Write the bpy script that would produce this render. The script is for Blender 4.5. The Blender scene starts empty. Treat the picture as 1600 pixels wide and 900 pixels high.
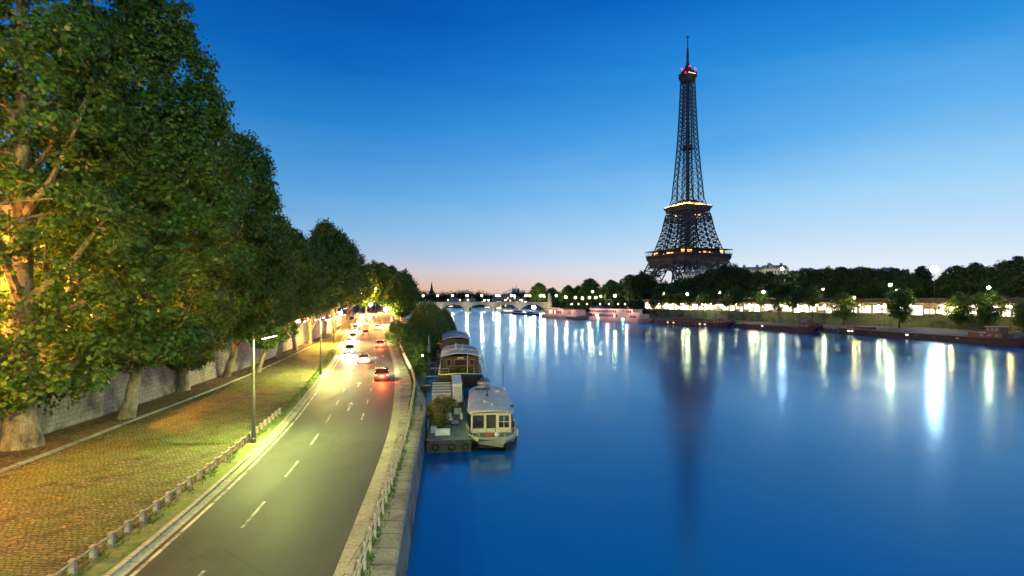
import bpy, math, random
import numpy as np
from mathutils import Vector, Matrix
SC = bpy.context.scene
COL = SC.collection
R = math.radians
F, EYE, HY = 826.0, 12.3, 470.0      # focal length in photo pixels, eye height over the water, horizon row

def PX(px, py, z):
    Y = (EYE - z) * F / (py - HY); return ((px - 800) * Y / F, Y)
def XA(px, Y): return (px - 800) * Y / F
def ZA(py, Y): return EYE - (py - HY) * Y / F

# ------------------------------------------------------------------ camera
cam_d = bpy.data.cameras.new('camera'); cam = bpy.data.objects.new('camera', cam_d); COL.objects.link(cam)
cam.location = (0, 0, EYE); cam.rotation_euler = (R(90), 0, 0)
cam_d.sensor_width = 36; cam_d.lens = 36 * F / 1600.0; cam_d.shift_y = (HY - 450) / 1600.0
cam_d.clip_start = 0.3; cam_d.clip_end = 30000
SC.camera = cam

# ------------------------------------------------------------------ world: twilight sky
W = bpy.data.worlds.new('World'); SC.world = W; W.use_nodes = True
nt = W.node_tree; nt.nodes.clear()
def wn(t, **k):
    n = nt.nodes.new(t)
    for a, b in k.items(): setattr(n, a, b)
    return n
def s2l(c):
    return tuple(((x/255.0)/12.92 if x/255.0 <= .04045 else ((x/255.0+.055)/1.055)**2.4) for x in c)
tc = wn('ShaderNodeTexCoord'); sep = wn('ShaderNodeSeparateXYZ'); nt.links.new(tc.outputs['Generated'], sep.inputs[0])
def ramp(stops):
    r = wn('ShaderNodeValToRGB'); e = r.color_ramp.elements
    while len(e) > 1: e.remove(e[-1])
    e[0].position = stops[0][0]; e[0].color = (*s2l(stops[0][1]), 1)
    for p, c in stops[1:]:
        q = e.new(p); q.color = (*s2l(c), 1)
    return r
SKY_L = [(0, (238, 180, 152)), (.030, (232, 192, 172)), (.055, (212, 205, 212)), (.085, (178, 202, 232)), (.13, (142, 194, 236)), (.20, (96, 170, 231)), (.30, (44, 138, 217)), (.40, (10, 106, 196)), (.52, (0, 80, 170)), (.8, (0, 44, 108)), (1, (0, 30, 84))]
SKY_R = [(0, (232, 236, 240)), (.05, (224, 236, 247)), (.10, (196, 224, 247)), (.17, (158, 210, 245)), (.27, (98, 176, 235)), (.37, (42, 144, 220)), (.48, (4, 110, 202)), (.6, (0, 80, 168)), (.8, (0, 42, 110)), (1, (0, 28, 84))]
rl, rr = ramp(SKY_L), ramp(SKY_R)
nz = wn('ShaderNodeTexNoise'); nz.inputs['Scale'].default_value = 1.6; nz.inputs['Detail'].default_value = 5; nz.inputs['Distortion'].default_value = .6
mpn = wn('ShaderNodeMapping'); mpn.inputs['Scale'].default_value = (1, 1, 5); mpn.inputs['Rotation'].default_value = (0, R(18), 0)
nt.links.new(tc.outputs['Generated'], mpn.inputs[0]); nt.links.new(mpn.outputs[0], nz.inputs['Vector'])
m0 = wn('ShaderNodeMath', operation='MULTIPLY_ADD'); m0.inputs[1].default_value = .10; nt.links.new(nz.outputs[0], m0.inputs[0])
ms = wn('ShaderNodeMath', operation='SUBTRACT'); ms.inputs[1].default_value = .05; nt.links.new(sep.outputs['Z'], ms.inputs[0])
nt.links.new(ms.outputs[0], m0.inputs[2])
mx0 = wn('ShaderNodeMath', operation='MAXIMUM'); mx0.inputs[1].default_value = 0; 
mz = wn('ShaderNodeMath', operation='MULTIPLY'); mz.inputs[1].default_value = 1.0
nt.links.new(sep.outputs['Z'], mz.inputs[0])
# thin veils only well above the horizon: blend the wavy height in with elevation
mr = wn('ShaderNodeMapRange'); mr.inputs[1].default_value = .05; mr.inputs[2].default_value = .25; nt.links.new(sep.outputs['Z'], mr.inputs[0])
mxf = wn('ShaderNodeMix', data_type='FLOAT'); nt.links.new(mr.outputs[0], mxf.inputs[0]); nt.links.new(mz.outputs[0], mxf.inputs[2]); nt.links.new(m0.outputs[0], mxf.inputs[3])
nt.links.new(mxf.outputs[0], mx0.inputs[0])
nt.links.new(mx0.outputs[0], rl.inputs[0]); nt.links.new(mx0.outputs[0], rr.inputs[0])
az = wn('ShaderNodeMapRange', interpolation_type='SMOOTHSTEP'); az.inputs[1].default_value = -.32; az.inputs[2].default_value = .62
nt.links.new(sep.outputs['X'], az.inputs[0])
mixc = wn('ShaderNodeMix', data_type='RGBA'); nt.links.new(az.outputs[0], mixc.inputs[0]); nt.links.new(rl.outputs[0], mixc.inputs[6]); nt.links.new(rr.outputs[0], mixc.inputs[7])
# darker to the left
az2 = wn('ShaderNodeMapRange'); az2.inputs[1].default_value = -.75; az2.inputs[2].default_value = .1; az2.inputs[3].default_value = .80; az2.inputs[4].default_value = 1.0
nt.links.new(sep.outputs['X'], az2.inputs[0])
bg = wn('ShaderNodeBackground'); nt.links.new(mixc.outputs[2], bg.inputs[0]); nt.links.new(az2.outputs[0], bg.inputs[1])
SUN_EL, SUN_AZ = -1.0, 35.0
sky = wn('ShaderNodeTexSky', sky_type='NISHITA', sun_disc=False); sky.sun_elevation = R(SUN_EL); sky.sun_rotation = R(SUN_AZ); sky.ozone_density = 4
bg2 = wn('ShaderNodeBackground'); nt.links.new(sky.outputs[0], bg2.inputs[0]); bg2.inputs[1].default_value = .05
ad = wn('ShaderNodeAddShader'); nt.links.new(bg.outputs[0], ad.inputs[0]); nt.links.new(bg2.outputs[0], ad.inputs[1])
wo = wn('ShaderNodeOutputWorld'); nt.links.new(ad.outputs[0], wo.inputs[0])

# the last glow of the sun below the horizon, ahead and to the right
sd = bpy.data.lights.new('sun', 'SUN'); sd.energy = .12; sd.angle = R(12); sd.color = (1, .78, .62)
so = bpy.data.objects.new('sun', sd); COL.objects.link(so); so.rotation_euler = (R(88), 0, R(180 - SUN_AZ))

SC.view_settings.view_transform = 'Standard'; SC.view_settings.look = 'None'; SC.view_settings.exposure = 0; SC.view_settings.gamma = 1
SC.view_settings.use_curve_mapping = False
cy = SC.cycles
cy.use_denoising = True
cy.use_adaptive_sampling = True; cy.adaptive_threshold = .02
cy.max_bounces = 5; cy.diffuse_bounces = 2; cy.glossy_bounces = 3; cy.transmission_bounces = 3; cy.transparent_max_bounces = 6
cy.sample_clamp_indirect = 4; cy.caustics_reflective = False; cy.caustics_refractive = False
cy.use_light_tree = True

# ------------------------------------------------------------------ helpers
def curve(pts):
    """smooth function through (t, v) points; straight on beyond both ends"""
    t = [p[0] for p in pts]; v = [p[1] for p in pts]; n = len(pts)
    d = [(v[i+1]-v[i])/(t[i+1]-t[i]) for i in range(n-1)]
    m = [d[0]] + [(d[i-1]*(t[i+1]-t[i]) + d[i]*(t[i]-t[i-1]))/(t[i+1]-t[i-1]) for i in range(1, n-1)] + [d[-1]]
    def f(x):
        if x <= t[0]: return v[0] + m[0]*(x-t[0])
        if x >= t[-1]: return v[-1] + m[-1]*(x-t[-1])
        i = 0
        while x > t[i+1]: i += 1
        h = t[i+1]-t[i]; s = (x-t[i])/h
        return ((2*s**3-3*s*s+1)*v[i] + (s**3-2*s*s+s)*h*m[i] + (-2*s**3+3*s*s)*v[i+1] + (s**3-s*s)*h*m[i+1])
    return f
def lin(pts):
    t = [p[0] for p in pts]; v = [p[1] for p in pts]
    return lambda x: float(np.interp(x, t, v))
def smooth(x, a, b):
    s = min(1, max(0, (x-a)/(b-a))); return s*s*(3-2*s)

class MB:
    def __init__(s): s.v = []; s.f = []; s.m = []; s.k = 0
    def add(s, vs, fs):
        o = len(s.v); s.v.extend([tuple(q) for q in vs]); s.f.extend([tuple(i+o for i in f) for f in fs]); s.m.extend([s.k]*len(fs)); return s
    def box(s, cx, cy_, cz, sx, sy, sz, rz=0):
        c, n = math.cos(rz), math.sin(rz); vs = []
        for a, b, d in ((-1,-1,-1),(1,-1,-1),(1,1,-1),(-1,1,-1),(-1,-1,1),(1,-1,1),(1,1,1),(-1,1,1)):
            x, y = a*sx/2, b*sy/2
            vs.append((cx+x*c-y*n, cy_+x*n+y*c, cz+d*sz/2))
        return s.add(vs, [(0,3,2,1),(4,5,6,7),(0,1,5,4),(1,2,6,5),(2,3,7,6),(3,0,4,7)])
    def b2(s, x0, x1, y0, y1, z0, z1): return s.box((x0+x1)/2, (y0+y1)/2, (z0+z1)/2, abs(x1-x0), abs(y1-y0), abs(z1-z0))
    def beam(s, p0, p1, w, h=None):
        h = h or w; p0, p1 = Vector(p0), Vector(p1); d = p1-p0
        if d.length < 1e-6: return s
        d.normalize(); up = Vector((0,0,1)) if abs(d.z) < .95 else Vector((0,1,0))
        a = d.cross(up).normalized(); b = a.cross(d).normalized(); vs = []
        for p in (p0, p1):
            for i, j in ((-1,-1),(1,-1),(1,1),(-1,1)): vs.append(p + a*i*w/2 + b*j*h/2)
        return s.add(vs, [(0,1,2,3),(7,6,5,4),(0,4,5,1),(1,5,6,2),(2,6,7,3),(3,7,4,0)])
    def tube(s, pts, rs, n=8, caps=True):
        pts = [Vector(p) for p in pts]
        if not isinstance(rs, (list, tuple)): rs = [rs]*len(pts)
        vs = []; a = None
        for i, p in enumerate(pts):
            d = (pts[min(i+1, len(pts)-1)] - pts[max(i-1, 0)]).normalized()
            if a is None:
                up = Vector((0,0,1)) if abs(d.z) < .9 else Vector((1,0,0)); a = d.cross(up).normalized()
            else: a = (a - d*a.dot(d)).normalized()
            b = d.cross(a)
            for k in range(n):
                t = 2*math.pi*k/n; vs.append(p + (a*math.cos(t)+b*math.sin(t))*rs[i])
        fs = []
        for i in range(len(pts)-1):
            for k in range(n):
                k2 = (k+1) % n; fs.append((i*n+k, i*n+k2, (i+1)*n+k2, (i+1)*n+k))
        if caps: fs.append(tuple(range(n-1, -1, -1))); fs.append(tuple((len(pts)-1)*n+k for k in range(n)))
        return s.add(vs, fs)
    def lathe(s, prof, c=(0,0,0), n=14):
        vs = []
        for r, z in prof:
            for k in range(n):
                t = 2*math.pi*k/n; vs.append((c[0]+r*math.cos(t), c[1]+r*math.sin(t), c[2]+z))
        fs = [(i*n+k, i*n+(k+1)%n, (i+1)*n+(k+1)%n, (i+1)*n+k) for i in range(len(prof)-1) for k in range(n)]
        fs.append(tuple(range(n-1,-1,-1))); fs.append(tuple((len(prof)-1)*n+k for k in range(n)))
        return s.add(vs, fs)
    def ball(s, c, r, n=12, m=7, sz=1.0):
        return s.lathe([(max(.001, r*math.sin(math.pi*i/m)), -r*sz*math.cos(math.pi*i/m)) for i in range(m+1)], c, n)
    def prism(s, poly, z0, z1):
        n = len(poly); vs = [(x, y, z0) for x, y in poly] + [(x, y, z1) for x, y in poly]
        return s.add(vs, [tuple(range(n-1,-1,-1)), tuple(range(n, 2*n))] + [(i, (i+1)%n, n+(i+1)%n, n+i) for i in range(n)])
    def extr(s, poly, x0, x1, axis='x'):
        """profile polygon in (y,z) [axis x] or (x,z) [axis y] extruded along the axis"""
        n = len(poly)
        if axis == 'x': vs = [(x0, a, b) for a, b in poly] + [(x1, a, b) for a, b in poly]
        else: vs = [(a, x0, b) for a, b in poly] + [(a, x1, b) for a, b in poly]
        return s.add(vs, [tuple(range(n-1,-1,-1)), tuple(range(n, 2*n))] + [(i, (i+1)%n, n+(i+1)%n, n+i) for i in range(n)])
    def grid(s, rows):
        """rows of equal length points"""
        n = len(rows[0]); vs = [p for r in rows for p in r]
        return s.add(vs, [(i*n+j, i*n+j+1, (i+1)*n+j+1, (i+1)*n+j) for i in range(len(rows)-1) for j in range(n-1)])
    def build(s, name, mats, parent=None, smooth=False, bevel=0, loc=None):
        me = bpy.data.meshes.new(name); me.from_pydata(s.v, [], s.f)
        for m in (mats if isinstance(mats, (list, tuple)) else [mats]): me.materials.append(m)
        if len(me.materials) > 1: me.polygons.foreach_set('material_index', s.m)
        if smooth: me.polygons.foreach_set('use_smooth', [True]*len(me.polygons))
        me.update()
        o = bpy.data.objects.new(name, me); COL.objects.link(o); o.parent = parent
        if loc: o.location = loc
        if bevel:
            b = o.modifiers.new('bevel', 'BEVEL'); b.width = bevel; b.segments = 2; b.limit_method = 'ANGLE'
        if smooth and hasattr(me, 'set_sharp_from_angle'): me.set_sharp_from_angle(angle=R(38))
        return o

def tag(o, label=None, cat=None, group=None, kind=None):
    if label: o['label'] = label
    if cat: o['category'] = cat
    if group: o['group'] = group
    if kind: o['kind'] = kind
    return o
def thing(name, label, cat, loc=(0,0,0), rz=0, group=None, scale=None):
    o = bpy.data.objects.new(name, None); COL.objects.link(o); o.empty_display_size = .5
    o.location = loc; o.rotation_euler = (0, 0, rz)
    if scale: o.scale = scale if isinstance(scale, (tuple, list)) else (scale,)*3
    return tag(o, label, cat, group)
def struct(o): o['kind'] = 'structure'; return o
def copy_tree(o, parent=None):
    c = o.copy(); COL.objects.link(c); c.parent = parent
    for ch in list(o.children): copy_tree(ch, c)
    return c
def dup(root, loc, rz=0, label=None, group=None, scale=None):
    c = copy_tree(root); c.location = loc; c.rotation_euler = (0, 0, rz)
    if label: c['label'] = label
    if group: c['group'] = group
    if scale: c.scale = scale if isinstance(scale, (tuple, list)) else (scale,)*3
    return c
ORD = ['first', 'second', 'third', 'fourth', 'fifth', 'sixth', 'seventh', 'eighth', 'ninth', 'tenth', 'eleventh', 'twelfth', 'thirteenth', 'fourteenth', 'fifteenth', 'sixteenth', 'seventeenth', 'eighteenth', 'nineteenth', 'twentieth']
ORD += ['twenty-' + w for w in ORD[:9]] + ['thirtieth']

# ------------------------------------------------------------------ materials
def newmat(name):
    m = bpy.data.materials.new(name); m.use_nodes = True; t = m.node_tree; t.nodes.clear()
    out = t.nodes.new('ShaderNodeOutputMaterial'); return m, t, out
def N(t, typ, inp=None, **k):
    n = t.nodes.new(typ)
    for a, b in k.items(): setattr(n, a, b)
    for a, b in (inp or {}).items():
        if hasattr(b, 'is_output') or isinstance(b, bpy.types.NodeSocket): t.links.new(b, n.inputs[a])
        else: n.inputs[a].default_value = b
    return n
def rgba(c): return (*c, 1) if len(c) == 3 else c
def mixn(t, fac, a, b, blend='MIX'):
    n = t.nodes.new('ShaderNodeMix'); n.data_type = 'RGBA'; n.blend_type = blend
    for i, x in ((0, fac), (6, a), (7, b)):
        if isinstance(x, bpy.types.NodeSocket): t.links.new(x, n.inputs[i])
        elif i: n.inputs[i].default_value = rgba(x)
        else: n.inputs[i].default_value = x
    return n.outputs[2]
def coords(t, kind='Object'):
    if kind == 'World': return t.nodes.new('ShaderNodeNewGeometry').outputs['Position']
    return t.nodes.new('ShaderNodeTexCoord').outputs[kind]
def mat(name, col, rough=.7, col2=None, scale=2.0, var=.25, bump=.0, bscale=20, metal=0, spec=.5, stretch=(1,1,1), coord='Object'):
    """weathered surface: base colour broken up by two noises, roughness varied, optional bump"""
    m, t, out = newmat(name); P = coords(t, coord)
    mp = N(t, 'ShaderNodeMapping', {'Vector': P, 'Scale': stretch})
    n1 = N(t, 'ShaderNodeTexNoise', {'Vector': mp.outputs[0], 'Scale': scale, 'Detail': 6, 'Roughness': .62})
    n2 = N(t, 'ShaderNodeTexNoise', {'Vector': mp.outputs[0], 'Scale': scale*7, 'Detail': 4})
    c2 = col2 or tuple(x*(1-var*1.6) for x in col)
    cr = N(t, 'ShaderNodeMapRange', {0: n1.outputs[0], 1: .34, 2: .68})
    c = mixn(t, cr.outputs[0], col, c2)
    g = N(t, 'ShaderNodeMapRange', {0: n2.outputs[0], 1: .3, 2: .7, 3: 1-var*.6, 4: 1+var*.5})
    hs = N(t, 'ShaderNodeHueSaturation', {'Color': c, 'Value': g.outputs[0]})
    rg = N(t, 'ShaderNodeMapRange', {0: n1.outputs[0], 1: .3, 2: .7, 3: max(.05, rough-.12), 4: min(1, rough+.12)})
    b = N(t, 'ShaderNodeBsdfPrincipled', {'Base Color': hs.outputs[0], 'Roughness': rg.outputs[0], 'Metallic': metal, 'Specular IOR Level': spec})
    if bump:
        n3 = N(t, 'ShaderNodeTexNoise', {'Vector': mp.outputs[0], 'Scale': bscale, 'Detail': 5})
        bb = N(t, 'ShaderNodeBump', {'Height': n3.outputs[0], 'Strength': bump, 'Distance': .05}); t.links.new(bb.outputs[0], b.inputs['Normal'])
    t.links.new(b.outputs[0], out.inputs[0]); return m
def emat(name, col, strength, var=0, scale=1.0):
    m, t, out = newmat(name)
    e = N(t, 'ShaderNodeEmission', {'Color': rgba(col), 'Strength': strength})
    if var:
        P = coords(t, 'Object')
        br = N(t, 'ShaderNodeTexNoise', {'Vector': P, 'Scale': scale, 'Detail': 3})
        g = N(t, 'ShaderNodeMapRange', {0: br.outputs[0], 1: .35, 2: .65, 3: strength*(1-var), 4: strength*(1+var)})
        t.links.new(g.outputs[0], e.inputs[1])
    t.links.new(e.outputs[0], out.inputs[0]); return m
def leafmat(name, cols, trans=.35, scale=.35):
    m, t, out = newmat(name); P = coords(t, 'Object')
    isl = t.nodes.new('ShaderNodeNewGeometry').outputs['Random Per Island']
    n1 = N(t, 'ShaderNodeTexNoise', {'Vector': P, 'Scale': scale, 'Detail': 3})
    f = N(t, 'ShaderNodeMapRange', {0: n1.outputs[0], 1: .38, 2: .62})
    c = mixn(t, f.outputs[0], cols[0], cols[1])
    k = N(t, 'ShaderNodeMapRange', {0: isl, 1: .95, 2: .97})
    c = mixn(t, k.outputs[0], c, cols[2])
    g = N(t, 'ShaderNodeMapRange', {0: isl, 3: .6, 4: 1.45})
    hs = N(t, 'ShaderNodeHueSaturation', {'Color': c, 'Value': g.outputs[0]})
    b = N(t, 'ShaderNodeBsdfPrincipled', {'Base Color': hs.outputs[0], 'Roughness': .5, 'Specular IOR Level': .35})
    tl = N(t, 'ShaderNodeBsdfTranslucent', {'Color': hs.outputs[0]})
    mx = N(t, 'ShaderNodeMixShader', {0: trans, 1: b.outputs[0], 2: tl.outputs[0]})
    t.links.new(mx.outputs[0], out.inputs[0]); return m

def blockmat(name, col, col2, mortar, bw, bh, rough=.8, axes='YZ', msize=.015, stain=.5, bump=.5, offset=.5, wob=.0, squash=1, grass=None, moss=None, stainscale=.35):
    m, t, out = newmat(name); P = coords(t, 'World')
    s = N(t, 'ShaderNodeSeparateXYZ', {0: P})
    cb = N(t, 'ShaderNodeCombineXYZ', {0: s.outputs[axes[0]], 1: s.outputs[axes[1]]})
    vec = cb.outputs[0]
    if wob:
        wn_ = N(t, 'ShaderNodeTexNoise', {'Vector': P, 'Scale': 1.3, 'Detail': 3})
        sb = N(t, 'ShaderNodeVectorMath', {0: wn_.outputs['Color'], 1: (.5, .5, .5)}, operation='SUBTRACT')
        sc_ = N(t, 'ShaderNodeVectorMath', {0: sb.outputs[0], 'Scale': wob}, operation='SCALE')
        ad_ = N(t, 'ShaderNodeVectorMath', {0: vec, 1: sc_.outputs[0]}, operation='ADD'); vec = ad_.outputs[0]
    br = N(t, 'ShaderNodeTexBrick', {'Vector': vec, 'Color1': rgba(col), 'Color2': rgba(col2), 'Mortar': rgba(mortar), 'Scale': 1, 'Mortar Size': msize, 'Mortar Smooth': .4, 'Bias': 0, 'Brick Width': bw, 'Row Height': bh}, offset=offset)
    n1 = N(t, 'ShaderNodeTexNoise', {'Vector': P, 'Scale': stainscale, 'Detail': 8, 'Roughness': .7})
    n2 = N(t, 'ShaderNodeTexNoise', {'Vector': P, 'Scale': 9, 'Detail': 5})
    sm = N(t, 'ShaderNodeMapRange', {0: n1.outputs[0], 1: .47, 2: .66, 3: 0, 4: stain})
    c = mixn(t, sm.outputs[0], br.outputs[0], tuple(x*.22 for x in mortar))
    g = N(t, 'ShaderNodeMapRange', {0: n2.outputs[0], 1: .25, 2: .75, 3: .7, 4: 1.25})
    hs = N(t, 'ShaderNodeHueSaturation', {'Color': c, 'Value': g.outputs[0]}); c = hs.outputs[0]
    if moss:
        n5 = N(t, 'ShaderNodeTexNoise', {'Vector': P, 'Scale': .22, 'Detail': 7, 'Roughness': .7})
        c = mixn(t, N(t, 'ShaderNodeMapRange', {0: n5.outputs[0], 1: .42, 2: .62, 3: 0, 4: .75}).outputs[0], c, mixn(t, br.outputs['Fac'], moss, mortar))
    if grass:
        n4 = N(t, 'ShaderNodeTexNoise', {'Vector': P, 'Scale': .45, 'Detail': 9, 'Roughness': .75})
        yy = N(t, 'ShaderNodeMapRange', {0: s.outputs['Y'], 1: 40, 2: 110, 3: -.12, 4: .14})
        sm2 = N(t, 'ShaderNodeMath', {0: n4.outputs[0], 1: yy.outputs[0]}, operation='ADD')
        gf = N(t, 'ShaderNodeMapRange', {0: sm2.outputs[0], 1: .52, 2: .6})
        c = mixn(t, gf.outputs[0], c, grass)
    b = N(t, 'ShaderNodeBsdfPrincipled', {'Base Color': c, 'Roughness': rough, 'Specular IOR Level': .3})
    hgt = N(t, 'ShaderNodeMath', {0: br.outputs['Fac'], 1: n2.outputs[0]}, operation='SUBTRACT')
    hg2 = N(t, 'ShaderNodeMath', {0: hgt.outputs[0], 1: -1.0}, operation='MULTIPLY')
    bb = N(t, 'ShaderNodeBump', {'Height': hg2.outputs[0], 'Strength': bump, 'Distance': .04}); t.links.new(bb.outputs[0], b.inputs['Normal'])
    t.links.new(b.outputs[0], out.inputs[0]); return m

M = {}
def asphalt():
    m, t, out = newmat('asphalt'); P = coords(t, 'World')
    mp = N(t, 'ShaderNodeMapping', {'Vector': P, 'Rotation': (0, 0, R(10)), 'Scale': (1, .05, 1)})
    lane = N(t, 'ShaderNodeTexNoise', {'Vector': mp.outputs[0], 'Scale': 1.1, 'Detail': 5})
    big = N(t, 'ShaderNodeTexNoise', {'Vector': P, 'Scale': .18, 'Detail': 6})
    sp = N(t, 'ShaderNodeTexNoise', {'Vector': P, 'Scale': 28, 'Detail': 3})
    vo = N(t, 'ShaderNodeTexVoronoi', {'Vector': P, 'Scale': .23}, feature='DISTANCE_TO_EDGE')
    c = mixn(t, N(t, 'ShaderNodeMapRange', {0: lane.outputs[0], 1: .35, 2: .65}).outputs[0], (.066, .066, .058), (.036, .038, .035))
    c = mixn(t, N(t, 'ShaderNodeMapRange', {0: big.outputs[0], 1: .55, 2: .6, 3: 0, 4: .5}).outputs[0], c, (.034, .034, .033))
    g = N(t, 'ShaderNodeMapRange', {0: sp.outputs[0], 1: .35, 2: .65, 3: .45, 4: 1.7})
    hs = N(t, 'ShaderNodeHueSaturation', {'Color': c, 'Value': g.outputs[0]})
    cr = N(t, 'ShaderNodeMapRange', {0: vo.outputs[0], 1: 0, 2: .006, 3: .6, 4: 0})
    c = mixn(t, cr.outputs[0], hs.outputs[0], (.015, .015, .014))
    rg = N(t, 'ShaderNodeMapRange', {0: lane.outputs[0], 1: .3, 2: .7, 3: .72, 4: .56})
    b = N(t, 'ShaderNodeBsdfPrincipled', {'Base Color': c, 'Roughness': rg.outputs[0], 'Specular IOR Level': .4})
    bb = N(t, 'ShaderNodeBump', {'Height': sp.outputs[0], 'Strength': .3, 'Distance': .01}); t.links.new(bb.outputs[0], b.inputs['Normal'])
    t.links.new(b.outputs[0], out.inputs[0]); return m
M['asphalt'] = asphalt()
def paintmat():
    m, t, out = newmat('worn_paint'); P = coords(t, 'World')
    n = N(t, 'ShaderNodeTexNoise', {'Vector': P, 'Scale': 9, 'Detail': 9, 'Roughness': .8})
    n2 = N(t, 'ShaderNodeTexNoise', {'Vector': P, 'Scale': .8, 'Detail': 2})
    a = N(t, 'ShaderNodeMath', {0: n.outputs[0], 1: n2.outputs[0]}, operation='ADD')
    c = mixn(t, N(t, 'ShaderNodeMapRange', {0: a.outputs[0], 1: .92, 2: 1.12}).outputs[0], (.55, .53, .46), (.09, .09, .08))
    b = N(t, 'ShaderNodeBsdfPrincipled', {'Base Color': c, 'Roughness': .6}); t.links.new(b.outputs[0], out.inputs[0]); return m
M['asphalt_old'] = mat('asphalt_old', (.10, .09, .075), .8, scale=.5, var=.3, bump=.3, bscale=60, coord='World')
M['paint'] = paintmat()
M['cobble'] = blockmat('cobbles', (.19, .165, .11), (.085, .08, .055), (.025, .023, .015), .27, .17, axes='XY', msize=.028, stain=.85, bump=1.0, wob=.5, grass=(.13, .19, .03), stainscale=.9, moss=(.15, .19, .03))
M['walling'] = blockmat('ashlar_wall', (.36, .32, .30), (.29, .26, .25), (.12, .11, .10), .85, .38, axes='YZ', msize=.018, stain=.8, bump=.5)
M['quaystone'] = blockmat('quay_stone', (.27, .27, .25), (.2, .2, .19), (.06, .06, .055), 1.2, .5, axes='YZ', stain=.9, bump=.6)
M['wallr'] = blockmat('far_quay_stone', (.17, .21, .11), (.12, .155, .085), (.05, .05, .035), 1.4, .5, axes='XZ', stain=.85, bump=.3, stainscale=.12)
M['coping'] = blockmat('coping_slabs', (.34, .33, .27), (.27, .265, .21), (.06, .06, .04), 4.0, 1.3, axes='XY', msize=.03, stain=.55, bump=.35, offset=0)
M['kerb'] = blockmat('kerb_stone', (.42, .40, .32), (.34, .33, .26), (.1, .1, .08), 6.0, 1.1, axes='XY', msize=.02, stain=.4, bump=.3, offset=0)
M['dirt'] = mat('bed_soil', (.13, .09, .055), .95, (.06, .045, .03), scale=.8, var=.5, bump=.8, bscale=8, coord='World')
M['verge'] = mat('verge', (.13, .19, .03), .95, (.16, .15, .10), scale=.5, var=.5, bump=.8, bscale=14, coord='World')
M['ground'] = mat('ground', (.10, .10, .08), .95, (.05, .07, .04), scale=.05, var=.4, coord='World')
M['bark'] = mat('plane_bark', (.36, .30, .20), .85, (.10, .085, .05), scale=1.5, var=.55, bump=.7, bscale=9, stretch=(1,1,.45))
M['barkd'] = mat('dark_bark', (.10, .08, .055), .9, scale=2, var=.4, bump=.5, bscale=9, stretch=(1,1,.3))
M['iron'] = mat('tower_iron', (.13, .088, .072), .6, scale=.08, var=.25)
M['ironleg'] = mat('tower_iron_shaded', (.055, .05, .055), .6, scale=.08, var=.25)  # same iron, with the dim skylit tone of legs and shaft in its colour
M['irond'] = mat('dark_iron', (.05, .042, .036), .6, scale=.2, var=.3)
M['steel'] = mat('grey_steel', (.085, .09, .085), .45, scale=2, var=.25, metal=.3)
M['darksteel'] = mat('dark_steel', (.04, .042, .04), .5, scale=2, var=.3)
M['white'] = mat('white_paint', (.74, .73, .70), .4, (.52, .51, .47), scale=1.5, var=.2)
M['railwhite'] = mat('rail_paint', (.48, .45, .40), .5, (.25, .20, .15), scale=4, var=.35)
M['concrete'] = mat('post_concrete', (.42, .36, .32), .9, (.16, .12, .10), scale=5, var=.45, bump=.5, bscale=30)
M['black'] = mat('black_paint', (.015, .015, .017), .4, scale=2, var=.3)
M['tyre'] = mat('rubber', (.02, .02, .02), .85)
M['glass'] = mat('window_glass', (.02, .025, .03), .08, scale=1, var=.1, spec=.8)
M['canvas'] = mat('pale_canvas', (.45, .46, .44), .8, (.33, .35, .35), scale=1.2, var=.2)
M['roofgrey'] = mat('cabin_roof', (.52, .54, .54), .45, (.36, .38, .38), scale=.9, var=.25, bump=.1)
M['cream'] = mat('cream_paint', (.62, .60, .42), .45, (.5, .48, .34), scale=1.4, var=.2)
M['greendeck'] = mat('green_deck', (.20, .25, .19), .7, (.11, .15, .12), scale=1.2, var=.45, bump=.3)
M['dockside'] = mat('dock_side', (.07, .075, .06), .8, (.03, .035, .03), scale=1.5, var=.5, stretch=(1,1,.3), bump=.3)
M['wood'] = mat('dark_wood', (.055, .04, .03), .6, (.03, .022, .017), scale=2, var=.4, stretch=(1,1,6), bump=.3)
M['redwood'] = mat('varnished_frame', (.30, .13, .06), .4, scale=3, var=.3)
M['grime'] = mat('waterline_paint', (.018, .018, .018), .5, scale=1, var=.4)
M['blue'] = mat('blue_tarp', (.10, .24, .42), .6, (.07, .17, .33), scale=1.2, var=.25, bump=.4, bscale=5)
M['bluedark'] = mat('blue_awning', (.05, .11, .32), .7, scale=1, var=.2)
M['zinc'] = mat('zinc_roof', (.22, .25, .29), .5, (.16, .19, .22), scale=.3, var=.2)
M['limestone'] = mat('limestone', (.52, .48, .36), .85, (.42, .38, .29), scale=.12, var=.2, bump=.2)
M['palestone'] = mat('pale_stone', (.40, .42, .43), .85, (.32, .34, .36), scale=.05, var=.25)
M['orangestone'] = mat('warm_facade', (.50, .42, .30), .85, scale=.3, var=.25, bump=.2)
M['stonebridge'] = blockmat('bridge_stone', (.62, .56, .42), (.54, .49, .37), (.3, .28, .2), 1.6, .6, axes='XZ', stain=.5, bump=.3, stainscale=.1)
M['shutter'] = mat('dark_window', (.05, .055, .065), .3, scale=1, var=.3)
M['hullred'] = mat('barge_red', (.16, .045, .035), .5, (.07, .025, .025), scale=.5, var=.5, stretch=(1,1,.4))
M['hullblack'] = mat('barge_black', (.03, .028, .03), .5, (.07, .035, .03), scale=.5, var=.5)
M['hullpink'] = mat('pleasure_hull', (.80, .56, .48), .45, (.7, .47, .40), scale=.3, var=.15)
M['hatch'] = mat('hatch_cover', (.24, .12, .10), .6, (.14, .08, .07), scale=.7, var=.35)
M['roofbrown'] = mat('gallery_roof', (.13, .085, .065), .8, scale=.4, var=.35)
M['strut'] = mat('gallery_strut', (.50, .34, .22), .7, scale=.5, var=.25)
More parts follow.
